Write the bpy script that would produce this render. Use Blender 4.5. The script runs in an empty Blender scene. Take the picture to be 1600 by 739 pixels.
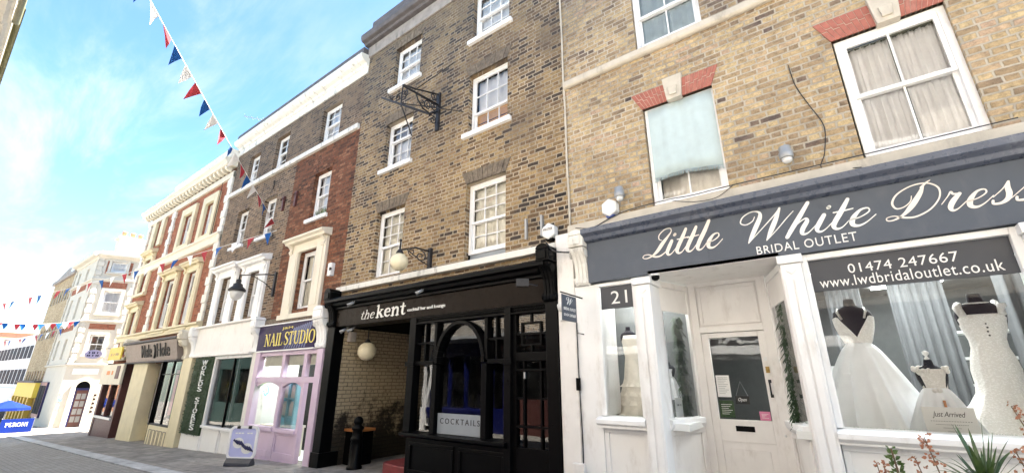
import bpy, math, random
from mathutils import Vector, Matrix
random.seed(7)
C = bpy.context.scene.collection
SC = bpy.context.scene
R = math.radians

# ------------------------------------------------------------------ camera
YAW, PIT = R(-36.54), R(18.245)
FW = Vector((math.sin(YAW)*math.cos(PIT), math.cos(YAW)*math.cos(PIT), math.sin(PIT)))
RT = Vector((math.cos(YAW), -math.sin(YAW), 0)); UP = RT.cross(FW)
cam = bpy.data.objects.new('camera', bpy.data.cameras.new('camera')); C.objects.link(cam)
cam.matrix_world = Matrix(((RT.x, UP.x, -FW.x, 0), (RT.y, UP.y, -FW.y, 0), (RT.z, UP.z, -FW.z, 0), (0, 0, 0, 1)))
cam.data.sensor_width = 36; cam.data.lens = 36*673/1600
cam.data.clip_start = .05; cam.data.clip_end = 2000
SC.camera = cam
# ------------------------------------------------------------------ sun and sky
SUN = Vector((.36, .50, 1.0)).normalized()
sun = bpy.data.objects.new('sun', bpy.data.lights.new('sun', 'SUN')); C.objects.link(sun)
sun.data.energy = 5.0; sun.data.angle = R(.5); sun.data.color = (1, .95, .86)
sun.rotation_euler = SUN.to_track_quat('Z', 'Y').to_euler()
W = bpy.data.worlds.new('World'); SC.world = W; W.use_nodes = True
SKY = .05
EXPO = 3.2
SC.view_settings.view_transform = 'Standard'; SC.view_settings.look = 'None'
SC.view_settings.exposure = EXPO; SC.view_settings.gamma = 1; SC.view_settings.use_curve_mapping = False
SC.render.engine = 'CYCLES'
SC.cycles.use_denoising = True
SC.cycles.max_bounces = 8; SC.cycles.diffuse_bounces = 4; SC.cycles.transparent_max_bounces = 12
SC.cycles.caustics_reflective = False; SC.cycles.caustics_refractive = False


class NT:
    """tiny node helper"""
    def __init__(s, nt): s.nt = nt; s.N = nt.nodes; s.L = nt.links
    def n(s, t, **kw):
        o = s.N.new(t)
        for k, v in kw.items(): setattr(o, k, v)
        return o
    def l(s, a, b): s.L.new(a, b)
    def val(s, sock, v):
        if hasattr(v, 'is_linked') or isinstance(v, bpy.types.NodeSocket): s.L.new(v, sock)
        else: sock.default_value = v
    def m(s, op, a, b=None, c=None, clamp=False):
        o = s.N.new('ShaderNodeMath'); o.operation = op; o.use_clamp = clamp
        s.val(o.inputs[0], a)
        if b is not None: s.val(o.inputs[1], b)
        if c is not None: s.val(o.inputs[2], c)
        return o.outputs[0]
    def mix(s, f, a, b, mode='MIX'):
        o = s.N.new('ShaderNodeMix'); o.data_type = 'RGBA'; o.blend_type = mode
        s.val(o.inputs[0], f)
        for i, v in ((6, a), (7, b)):
            s.val(o.inputs[i], v if isinstance(v, bpy.types.NodeSocket) else (*v, 1) if len(v) == 3 else v)
        return o.outputs[2]
    def ramp(s, f, stops, interp='LINEAR'):
        o = s.N.new('ShaderNodeValToRGB'); o.color_ramp.interpolation = interp
        e = o.color_ramp.elements
        while len(e) < len(stops): e.new(.5)
        for i, (p, c) in enumerate(stops):
            e[i].position = p
            e[i].color = (c, c, c, 1) if isinstance(c, (int, float)) else (*c, 1)
        s.L.new(f, o.inputs[0]); return o.outputs[0]
    def noise(s, vec, scale, detail=4, rough=.55):
        o = s.N.new('ShaderNodeTexNoise'); o.inputs['Scale'].default_value = scale
        o.inputs['Detail'].default_value = detail; o.inputs['Roughness'].default_value = rough
        if vec is not None: s.L.new(vec, o.inputs['Vector'])
        return o.outputs['Fac']
    def sep(s, v):
        o = s.N.new('ShaderNodeSeparateXYZ'); s.L.new(v, o.inputs[0]); return o.outputs
    def comb(s, x, y, z):
        o = s.N.new('ShaderNodeCombineXYZ')
        for i, v in enumerate((x, y, z)): s.val(o.inputs[i], v)
        return o.outputs[0]
    def pos(s): return s.N.new('ShaderNodeNewGeometry').outputs['Position']
    def smooth(s, v, a, b):
        o = s.N.new('ShaderNodeMapRange'); o.interpolation_type = 'SMOOTHSTEP'
        s.L.new(v, o.inputs[0]); o.inputs[1].default_value = a; o.inputs[2].default_value = b
        return o.outputs[0]
    def bump(s, h, strength=.4, dist=.01):
        o = s.N.new('ShaderNodeBump'); o.inputs['Strength'].default_value = strength
        o.inputs['Distance'].default_value = dist; s.L.new(h, o.inputs['Height']); return o.outputs[0]


# world: Nishita plus thin cloud
t = NT(W.node_tree); W.node_tree.nodes.clear()
sky = t.n('ShaderNodeTexSky'); sky.sky_type = 'NISHITA'; sky.sun_disc = False
sky.sun_elevation = math.asin(SUN.z); sky.sun_rotation = math.atan2(SUN.x, SUN.y)
sky.air_density = 1.0; sky.dust_density = .25; sky.ozone_density = 2.2
gc = t.n('ShaderNodeTexCoord').outputs['Generated']
sx, sy, sz = t.sep(gc)
den = t.m('ADD', t.m('MAXIMUM', sz, 0.0), .12)
px, py = t.m('DIVIDE', sx, den), t.m('DIVIDE', sy, den)
cv = t.comb(t.m('MULTIPLY', px, .55), t.m('MULTIPLY', py, 1.7), 0.0)
wv = t.n('ShaderNodeTexNoise'); wv.inputs['Scale'].default_value = .8; t.l(cv, wv.inputs['Vector'])
cw = t.n('ShaderNodeVectorMath', operation='MULTIPLY_ADD'); t.l(wv.outputs['Color'], cw.inputs[0])
cw.inputs[1].default_value = (.9, .9, 0); t.l(cv, cw.inputs[2])
c1 = t.noise(cw.outputs[0], 1.5, 9, .62)
c2 = t.noise(cv, .55, 3, .5)
cl = t.m('MULTIPLY', t.smooth(c1, .42, .70), t.smooth(c2, .34, .60))
hz = t.m('SUBTRACT', 1.0, t.smooth(sz, .0, .30))
cl = t.m('MAXIMUM', t.m('MULTIPLY', cl, .9), t.m('MULTIPLY', t.m('MULTIPLY', hz, .6), t.smooth(c1, .25, .62)), clamp=True)
blue = t.mix(1.0, sky.outputs[0], (.79, .98, 1.0), 'MULTIPLY')
col = t.mix(cl, blue, (2.9, 3.1, 3.3))
bg = t.n('ShaderNodeBackground'); t.l(col, bg.inputs[0]); bg.inputs[1].default_value = SKY
ow = t.n('ShaderNodeOutputWorld'); t.l(bg.outputs[0], ow.inputs[0])

# ------------------------------------------------------------------ materials
def newmat(name):
    m = bpy.data.materials.new(name); m.use_nodes = True
    m.node_tree.nodes.clear(); t = NT(m.node_tree)
    b = t.n('ShaderNodeBsdfPrincipled'); o = t.n('ShaderNodeOutputMaterial'); t.l(b.outputs[0], o.inputs[0])
    return m, t, b

def paint(name, col, rough=.5, var=.12, scale=6, dirt=None, dirt_amt=.35, bump=.15, metal=0, spec=.5, dscale=1.7):
    m, t, b = newmat(name)
    p = t.pos(); n = t.noise(p, scale, 6, .6)
    k = t.ramp(n, [(.25, tuple(c*(1-var) for c in col)), (.75, tuple(min(1, c*(1+var)) for c in col))])
    if dirt:
        sc = t.n('ShaderNodeMapping'); sc.inputs['Scale'].default_value = (1, 1, .35); t.l(p, sc.inputs[0])
        d = t.smooth(t.noise(sc.outputs[0], dscale*2.2, 8, .68), .52, .74)
        k = t.mix(t.m('MULTIPLY', d, dirt_amt), k, dirt)
    t.l(k, b.inputs['Base Color'])
    t.l(t.ramp(t.noise(p, scale*3), [(.2, max(0, rough-.12)), (.8, min(1, rough+.12))]), b.inputs['Roughness'])
    b.inputs['Metallic'].default_value = metal
    b.inputs['Specular IOR Level'].default_value = spec
    if bump: t.l(t.bump(t.noise(p, scale*9, 5, .6), bump, .004), b.inputs['Normal'])
    return m

def bricks(name, stops, mortar, h=.075, ln=.225, soot=None, soot_z=(4, 9), soot_amt=.6, mort_w=.0075, patch=None, rough=.9, wob=.011, bump=.8, whitewash=None):
    """Flemish-bond brickwork: stretcher and header in turn, every brick with its own colour."""
    m, t, b = newmat(name)
    p = t.pos(); x, y, z = t.sep(p)
    u = t.m('ADD', x, y)
    w1 = t.n('ShaderNodeTexNoise'); w1.inputs['Scale'].default_value = 7; w1.inputs['Detail'].default_value = 5; w1.inputs['Roughness'].default_value=.7; t.l(p, w1.inputs['Vector'])
    wc = t.sep(w1.outputs['Color'])
    u = t.m('ADD', u, t.m('MULTIPLY', t.m('SUBTRACT', wc[0], .5), wob*3))
    zz = t.m('ADD', z, t.m('MULTIPLY', t.m('SUBTRACT', wc[1], .5), wob*2))
    zz = t.m('ADD', zz, 20*h)
    zr = t.m('DIVIDE', zz, h); row = t.m('FLOOR', zr); fv = t.m('FRACT', zr)
    per = ln*1.5
    uu = t.m('ADD', t.m('ADD', t.m('DIVIDE', u, per), 300), t.m('MULTIPLY', t.m('MODULO', row, 2.0), .5))
    rj = t.n('ShaderNodeTexWhiteNoise', noise_dimensions='1D'); t.l(row, rj.inputs['W'])
    uu = t.m('ADD', uu, t.m('MULTIPLY', rj.outputs['Value'], .12))
    c = t.m('FLOOR', uu); f = t.m('FRACT', uu)
    ih = t.m('GREATER_THAN', f, 2/3)
    loc = t.m('ADD', t.m('MULTIPLY', ih, t.m('SUBTRACT', f, 2/3)), t.m('MULTIPLY', t.m('SUBTRACT', 1.0, ih), f))
    wd = t.m('SUBTRACT', 2/3, t.m('MULTIPLY', ih, 1/3))
    dx = t.m('MULTIPLY', t.m('MINIMUM', loc, t.m('SUBTRACT', wd, loc)), per)
    dz = t.m('MULTIPLY', t.m('MINIMUM', fv, t.m('SUBTRACT', 1.0, fv)), h)
    d = t.m('MINIMUM', dx, dz)
    fine = t.noise(p, 34, 5, .75)
    d = t.m('ADD', d, t.m('MULTIPLY', t.m('SUBTRACT', fine, .5), .016))
    mask = t.smooth(d, mort_w*.75, mort_w*1.7)
    wn = t.n('ShaderNodeTexWhiteNoise', noise_dimensions='2D')
    t.l(t.comb(t.m('ADD', t.m('MULTIPLY', c, 2.0), ih), row, 0.0), wn.inputs['Vector'])
    rnd = wn.outputs['Value']
    big = t.noise(p, .7, 4, .6)
    rr = t.m('ADD', t.m('MULTIPLY', rnd, .78), t.m('MULTIPLY', t.m('SUBTRACT', big, .38), .9), clamp=True)
    col = t.ramp(rr, stops)
    wv = t.ramp(t.noise(p, 22, 8, .78), [(.28, .40), (.5, 1.0), (.72, 1.5)])
    col = t.mix(1.0, col, wv, 'MULTIPLY')
    mc = t.mix(t.smooth(t.noise(p, 1.3, 5, .7), .3, .75), tuple(v*.55 for v in mortar), mortar)
    col = t.mix(mask, mc, col)
    if patch:
        pm = t.smooth(t.noise(p, .9, 5, .6), .56, .66)
        col = t.mix(t.m('MULTIPLY', pm, .75), col, patch)
    if soot:
        zf = t.n('ShaderNodeMapRange'); t.l(z, zf.inputs[0]); zf.inputs[1].default_value = soot_z[0]; zf.inputs[2].default_value = soot_z[1]
        sn = t.m('ADD', t.m('MULTIPLY', zf.outputs[0], .55), t.m('MULTIPLY', t.noise(p, 1.1, 6, .65), .9))
        col = t.mix(t.m('MULTIPLY', t.smooth(sn, .55, 1.05), soot_amt), col, soot)
    if whitewash:
        pass
        # painted brick, with black spatter low on the wall
        col = t.mix(t.smooth(t.noise(p, 9, 8, .75), .30, .44), col, whitewash)
        col = t.mix(mask, t.mix(.55, col, (.03, .025, .02)), col)
        sp = t.m('SUBTRACT', t.m('MULTIPLY', t.noise(p, 2.2, 9, .78), 1.0), t.m('MULTIPLY', t.m('ADD', z, 1.6), .30))
        col = t.mix(t.m('MULTIPLY', t.smooth(sp, .13, .34), .95), col, (.014, .012, .010))
    t.l(col, b.inputs['Base Color'])
    b.inputs['Roughness'].default_value = rough; b.inputs['Specular IOR Level'].default_value = .25
    hh = t.m('ADD', mask, t.m('MULTIPLY', t.noise(p, 40, 6, .7), .6))
    hh = t.m('ADD', hh, t.m('MULTIPLY', rnd, .35))
    t.l(t.bump(hh, bump, .012), b.inputs['Normal'])
    return m

def glassmat(name, tint=(1, 1, 1), ior=1.52, boost=1.5, dust=.04):
    m = bpy.data.materials.new(name); m.use_nodes = True; m.node_tree.nodes.clear(); t = NT(m.node_tree)
    tr = t.n('ShaderNodeBsdfTransparent'); tr.inputs[0].default_value = (*tint, 1)
    gl = t.n('ShaderNodeBsdfGlossy'); gl.inputs['Roughness'].default_value = .004
    p = t.pos(); t.l(t.bump(t.noise(p, 1.6, 2, .5), .035, .05), gl.inputs['Normal'])
    fr = t.n('ShaderNodeFresnel'); fr.inputs[0].default_value = ior
    mx = t.n('ShaderNodeMixShader'); t.l(t.m('MULTIPLY', fr.outputs[0], boost, clamp=True), mx.inputs[0])
    t.l(tr.outputs[0], mx.inputs[1]); t.l(gl.outputs[0], mx.inputs[2])
    df = t.n('ShaderNodeBsdfDiffuse'); df.inputs[0].default_value = (.7, .7, .68, 1)
    mx2 = t.n('ShaderNodeMixShader'); t.l(t.m('MULTIPLY', t.smooth(t.noise(p, 2.2, 6, .7), .35, .8), dust*2), mx2.inputs[0])
    t.l(mx.outputs[0], mx2.inputs[1]); t.l(df.outputs[0], mx2.inputs[2])
    o = t.n('ShaderNodeOutputMaterial'); t.l(mx2.outputs[0], o.inputs[0]); return m

def emit(name, col, s):
    m, t, b = newmat(name); b.inputs['Base Color'].default_value = (*col, 1)
    b.inputs['Emission Color'].default_value = (*col, 1); b.inputs['Emission Strength'].default_value = s; return m

def leafmat(name, a, b_, rough=.5):
    m, t, b = newmat(name); p = t.pos()
    t.l(t.ramp(t.noise(p, 38, 4), [(.3, a), (.7, b_)]), b.inputs['Base Color']); b.inputs['Roughness'].default_value = rough
    return m

def cloth(name, col, var=.08, rough=.85, trans=0):
    m, t, b = newmat(name); p = t.pos()
    t.l(t.ramp(t.noise(p, 8, 5), [(.3, tuple(c*(1-var) for c in col)), (.7, tuple(min(1, c*(1+var)) for c in col))]), b.inputs['Base Color'])
    b.inputs['Roughness'].default_value = rough; b.inputs['Specular IOR Level'].default_value = .2
    b.inputs['Sheen Weight'].default_value = .2
    return m

M = {}
M['br_lwd'] = bricks('yellow_stock_brick', [(0, (.06, .055, .055)), (.05, (.15, .11, .09)), (.16, (.30, .22, .14)), (.42, (.41, .30, .175)), (.66, (.52, .40, .23)), (.82, (.45, .33, .21)), (1, (.48, .33, .25))], (.60, .53, .43), mort_w=.0082, soot=(.12, .11, .105), soot_z=(3.0, 8.0), soot_amt=.55)
M['br_kent'] = bricks('sooty_stock_brick', [(0, (.03, .027, .027)), (.2, (.07, .053, .042)), (.36, (.19, .12, .065)), (.55, (.28, .19, .10)), (.78, (.36, .255, .13)), (1, (.25, .155, .09))], (.55, .46, .34), mort_w=.0078, soot=(.075, .068, .070), soot_z=(1.2, 8.5), soot_amt=.62)
M['br_brown'] = bricks('brown_brick', [(0, (.04, .032, .03)), (.25, (.11, .078, .058)), (.6, (.20, .135, .09)), (1, (.28, .19, .12))], (.42, .34, .26), soot=(.06, .052, .05), soot_z=(3, 9), soot_amt=.5)
M['br_rust'] = bricks('rustic_red_brick', [(0, (.06, .03, .024)), (.3, (.15, .06, .036)), (.65, (.23, .088, .048)), (1, (.33, .17, .10))], (.20, .12, .08), soot=(.045, .034, .03), soot_z=(2, 9), soot_amt=.35, wob=.02)
M['br_red'] = bricks('red_brick', [(0, (.20, .065, .04)), (.4, (.33, .105, .06)), (1, (.42, .17, .10))], (.42, .25, .17), mort_w=.006)
M['br_tan'] = bricks('tan_brick', [(0, (.32, .22, .12)), (.5, (.50, .37, .21)), (1, (.58, .46, .29))], (.52, .45, .34))
M['br_opp'] = bricks('stock_brick_opposite', [(0, (.30, .26, .22)), (.5, (.54, .49, .43)), (1, (.62, .58, .52))], (.66, .63, .58))
M['br_pass'] = bricks('painted_passage_brick', [(0, (.05, .04, .03)), (.5, (.20, .15, .09)), (1, (.30, .24, .15))], (.30, .25, .17), whitewash=(.48, .385, .25), wob=.014)
M['red_lintel'] = paint('red_gauged_brick', (.38, .135, .10), .8, .25, 14, (.5, .36, .3), .35)
M['mortar'] = paint('mortar', (.6, .5, .42), .9)
M['stone'] = paint('pale_stone', (.58, .53, .45), .8, .16, 5, (.16, .13, .10), .5)
M['stone_soot'] = paint('sooty_stone', (.30, .27, .25), .85, .25, 4, (.05, .045, .045), .8)
M['soot_lintel'] = paint('blackened_brick_arch', (.17, .135, .10), .9, .5, 16, (.03, .027, .025), .75)
M['lead'] = paint('dark_lead', (.10, .09, .095), .7, .3, 5)
M['white'] = paint('white_gloss_paint', (.87, .865, .86), .42, .03, 4, (.42, .37, .31), .34, dscale=2.6)
M['white_warm'] = paint('off_white_paint', (.84, .81, .78), .5, .05, 4, (.42, .36, .30), .36, dscale=2.6)
M['white_old'] = paint('flaking_white_paint', (.76, .74, .69), .6, .08, 5, (.12, .10, .08), .7, dscale=3)
M['cream'] = paint('cream_paint', (.74, .65, .44), .55, .07, 3, (.40, .32, .18), .3)
M['cream_pale'] = paint('pale_cream_paint', (.76, .70, .58), .55, .06, 3, (.40, .31, .2), .35)
M['quoin'] = paint('white_quoin_paint', (.80, .77, .69), .6, .06, 4, (.45, .38, .28), .3)
M['black'] = paint('black_gloss_paint', (.0022, .0022, .0024), .36, .3, 8, bump=.2, spec=.10)
M['black_matt'] = paint('black_matt_paint', (.0025, .0024, .0024), .8, .3, 8, spec=.04)
M['iron'] = paint('blackened_iron', (.018, .017, .02), .55, .4, 12)
M['bluegrey'] = paint('blue_grey_sign_board', (.074, .088, .115), .55, .05, 3, (.2, .2, .22), .15)
M['bluegrey_trim'] = paint('blue_grey_gloss_trim', (.085, .10, .14), .3, .12, 5, (.34, .34, .36), .4)
M['darkgrey'] = paint('charcoal_film', (.040, .044, .056), .4, .06, 3)
M['letter'] = paint('cream_white_lettering', (.82, .76, .70), .5, .03)
M['letter_w'] = paint('white_lettering', (.82, .82, .80), .5, .03)
M['pink'] = paint('lilac_pink_paint', (.64, .50, .63), .45, .05, 4, (.40, .3, .38), .25)
M['purple'] = paint('purple_sign_face', (.018, .007, .055), .4, .25, 3, spec=.12)
M['gold'] = paint('yellow_lettering', (.80, .66, .14), .4, .1)
M['yellow'] = paint('yellow_sign', (.80, .60, .08), .5, .06)
M['mustard'] = paint('mustard_paint', (.62, .40, .06), .5, .08)
M['navy'] = paint('navy_blue_paint', (.006, .009, .085), .35, .15)
M['royal'] = paint('royal_blue_canvas', (.004, .018, .15), .8, .1, spec=.15)
M['bl_flag'] = cloth('blue_flag_cloth', (.004, .085, .33)); M['rd_flag'] = cloth('red_flag_cloth', (.38, .035, .05)); M['wh_flag'] = cloth('white_flag_cloth', (.82, .82, .82))
M['slate'] = paint('slate_roof', (.10, .115, .14), .7, .25, 9)
M['terracotta'] = paint('terracotta', (.50, .22, .13), .8, .15)
M['tarmac'] = None
M['red_step'] = paint('red_step_paint', (.22, .035, .035), .6, .2, 6, (.08, .05, .05), .5)
M['globe'] = paint('cream_opal_globe', (.78, .70, .50), .25, .05, 5, (.5, .4, .25), .4)
M['dark_room'] = paint('dark_interior', (.012, .012, .012), .9)
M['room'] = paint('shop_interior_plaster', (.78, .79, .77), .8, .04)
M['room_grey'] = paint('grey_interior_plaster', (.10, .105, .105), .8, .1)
M['stucco'] = paint('cream_stucco', (.58, .54, .46), .75, .06, 2, (.40, .35, .28), .35)
M['glass'] = glassmat('window_glass', boost=1.0, dust=.02)
M['glass_up'] = glassmat('upper_window_glass', boost=2.0, dust=.03)
M['glass_dark'] = glassmat('dark_shop_glass', (.6, .62, .66), boost=1.3, dust=.004)
M['frost'] = paint('frosted_film', (.30, .33, .36), .5, .04)
M['sheer'] = cloth('grey_sheer_cloth', (.125, .132, .138))
M['blind'] = cloth('cream_blind', (.80, .77, .66)); M['net'] = cloth('white_net_curtain', (.93, .93, .94), .04); M['paleblue'] = cloth('pale_blue_cloth', (.50, .60, .62), .05)
M['board'] = paint('orange_brown_board', (.66, .36, .13), .7, .15); M['grey_board'] = paint('grey_board', (.35, .31, .28), .8, .1)
M['satin'] = cloth('ivory_satin', (.88, .90, .92), .03, .42); M['tulle'] = cloth('white_tulle', (.88, .90, .93), .04);
def lacemat(name, col, gap):
    m, t, b = newmat(name); p = t.pos(); v = t.n('ShaderNodeTexVoronoi'); v.inputs['Scale'].default_value = 62; t.l(p, v.inputs['Vector'])
    w2 = t.noise(p, 70, 3); k = t.smooth(t.m('ADD', v.outputs['Distance'], t.m('MULTIPLY', w2, .35)), .45, .75)
    t.l(t.mix(t.m('MULTIPLY', k, .5), col, gap), b.inputs['Base Color']); b.inputs['Roughness'].default_value = .8
    t.l(t.bump(t.m('SUBTRACT', 1.0, k), .5, .004), b.inputs['Normal']); return m
M['lace'] = lacemat('ivory_lace', (.92, .90, .87), (.72, .69, .64))
M['beige_lace'] = paint('champagne_ruffled_lace', (.80, .75, .66), .85, .10, 14, bump=.15)
M['form'] = cloth('black_dress_form', (.012, .012, .02))
M['grass_fake'] = leafmat('artificial_grass', (.03, .12, .02), (.09, .24, .05)); M['hedge'] = leafmat('artificial_hedge_leaf', (.006, .026, .006), (.028, .075, .018))
M['blade'] = leafmat('cordyline_leaf', (.025, .065, .018), (.09, .15, .045), .4); M['shrub'] = leafmat('shrub_leaf', (.04, .09, .015), (.11, .17, .035)); M['petal'] = leafmat('dried_pink_petal', (.30, .11, .055), (.48, .24, .14), .7)
M['stemm'] = leafmat('brown_stem', (.12, .07, .04), (.18, .12, .06)); M['pot'] = paint('grey_planter', (.16, .16, .17), .7, .1)
M['paper'] = paint('white_paper', (.80, .80, .78), .6, .02); M['ink'] = paint('black_ink', (.02, .02, .02), .6); M['grey_txt'] = paint('grey_ink', (.25, .25, .25), .6)
M['steel'] = paint('galvanised_steel', (.38, .39, .40), .45, .1, 8, metal=.4); M['plastic'] = paint('white_plastic', (.78, .78, .77), .35, .03); M['plastic_blue'] = paint('blue_plastic', (.02, .05, .22), .35)
M['brass'] = paint('dull_brass', (.42, .28, .10), .35, .15, metal=.8); M['wood'] = paint('orange_wood', (.40, .15, .04), .6, .2); M['cyan'] = paint('pale_turquoise_paint', (.30, .62, .74), .5)
M['red_dk'] = paint('dark_red_paint', (.024, .006, .006), .5); M['maroon'] = paint('maroon_brown_paint', (.10, .035, .03), .5); M['taupe'] = paint('taupe_board', (.22, .18, .16), .45, .1, 4)
M['brn_gloss'] = paint('brown_gloss_fascia', (.012, .008, .006), .3, .2, 3, spec=.07)
M['hotpink'] = paint('pink_display', (.70, .22, .36), .6); M['neon_g'] = emit('neon_green', (.05, .8, .2), 1.2); M['neon_r'] = emit('neon_red', (1, .15, .08), 1.2)
M['lamp_or_fill'] = emit('ceiling_and_fill_light', (.95, 1.0, .98), 4.2)  # one shop panel in view; the others are unseen, added to brighten interiors
M['lilac_sign'] = paint('lilac_oval_sign', (.45, .42, .68), .5, .05)
M['skyblue_txt'] = paint('sky_blue_lettering', (.22, .42, .62), .5)
M['poster'] = paint('lilac_poster', (.50, .52, .80), .4, .12, 3)
M['modern'] = paint('white_render', (.76, .76, .76), .6, .04); M['terr_red'] = paint('orange_brick_far', (.52, .27, .17), .8, .1)

def roadmat():
    m, t, b = newmat('worn_grey_road_setts'); p = t.pos(); x, y, z = t.sep(p)
    br = t.n('ShaderNodeTexBrick'); t.l(t.comb(x, y, 0.0), br.inputs['Vector'])
    br.inputs['Scale'].default_value = 1; br.inputs['Brick Width'].default_value = .2; br.inputs['Row Height'].default_value = .1; br.inputs['Mortar Size'].default_value = .006
    br.inputs['Color1'].default_value = (.285, .265, .235, 1); br.inputs['Color2'].default_value = (.33, .31, .28, 1); br.inputs['Mortar'].default_value = (.20, .19, .175, 1)
    k = t.mix(t.m('MULTIPLY', t.smooth(t.noise(p, .8, 7, .65), .5, .7), .5), br.outputs[0], (.43, .41, .375))
    k = t.mix(1.0, k, t.ramp(t.noise(p, 25, 6, .7), [(.3, .7), (.7, 1.25)]), 'MULTIPLY')
    t.l(k, b.inputs['Base Color']); b.inputs['Roughness'].default_value = .85
    t.l(t.bump(t.m('ADD', br.outputs['Fac'], t.noise(p, 60, 4)), .4, .006), b.inputs['Normal']); return m
def slabmat(name, w, h, c1, c2, mo):
    m, t, b = newmat(name); p = t.pos(); x, y, z = t.sep(p)
    wv = t.noise(p, 2, 3)
    br = t.n('ShaderNodeTexBrick'); t.l(t.comb(t.m('ADD', x, t.m('MULTIPLY', wv, .02)), y, 0.0), br.inputs['Vector'])
    br.inputs['Scale'].default_value = 1; br.inputs['Brick Width'].default_value = w; br.inputs['Row Height'].default_value = h; br.inputs['Mortar Size'].default_value = .007
    br.inputs['Color1'].default_value = (*c1, 1); br.inputs['Color2'].default_value = (*c2, 1); br.inputs['Mortar'].default_value = (*mo, 1)
    k = t.mix(1.0, br.outputs[0], t.ramp(t.noise(p, 4, 8, .7), [(.3, .6), (.7, 1.3)]), 'MULTIPLY')
    sp = t.m('MAXIMUM', t.smooth(t.noise(p, 5, 3, .5), .68, .72), t.m('MULTIPLY', t.smooth(t.noise(p, 1.1, 8, .7), .5, .72), .7))
    k = t.mix(t.m('MULTIPLY', sp, .6), k, (.05, .05, .05))
    t.l(k, b.inputs['Base Color']); b.inputs['Roughness'].default_value = .85
    t.l(t.bump(t.m('ADD', br.outputs['Fac'], t.noise(p, 50, 4)), -.35, .006), b.inputs['Normal']); return m
M['road'] = roadmat()
M['slab'] = slabmat('brown_grey_paving_slabs', .62, .42, (.25, .225, .20), (.33, .30, .265), (.14, .125, .11))
M['kerb'] = slabmat('pale_granite_band', .45, .3, (.46, .46, .46), (.56, .56, .55), (.32, .32, .32))
M['earth'] = slabmat('ground_paving', .5, .4, (.22, .20, .18), (.28, .26, .23), (.1, .1, .1))

# ------------------------------------------------------------------ mesh builder
class Fr:
    """local frame: u along the wall, d into the wall, z up"""
    def __init__(s, o=(0, 0), u=(1, 0)):
        l = math.hypot(*u); s.o = o; s.u = (u[0]/l, u[1]/l); s.n = (-s.u[1], s.u[0])
    def __call__(s, u, d, z): return (s.o[0]+s.u[0]*u+s.n[0]*d, s.o[1]+s.u[1]*u+s.n[1]*d, z)
F0 = Fr()

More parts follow.
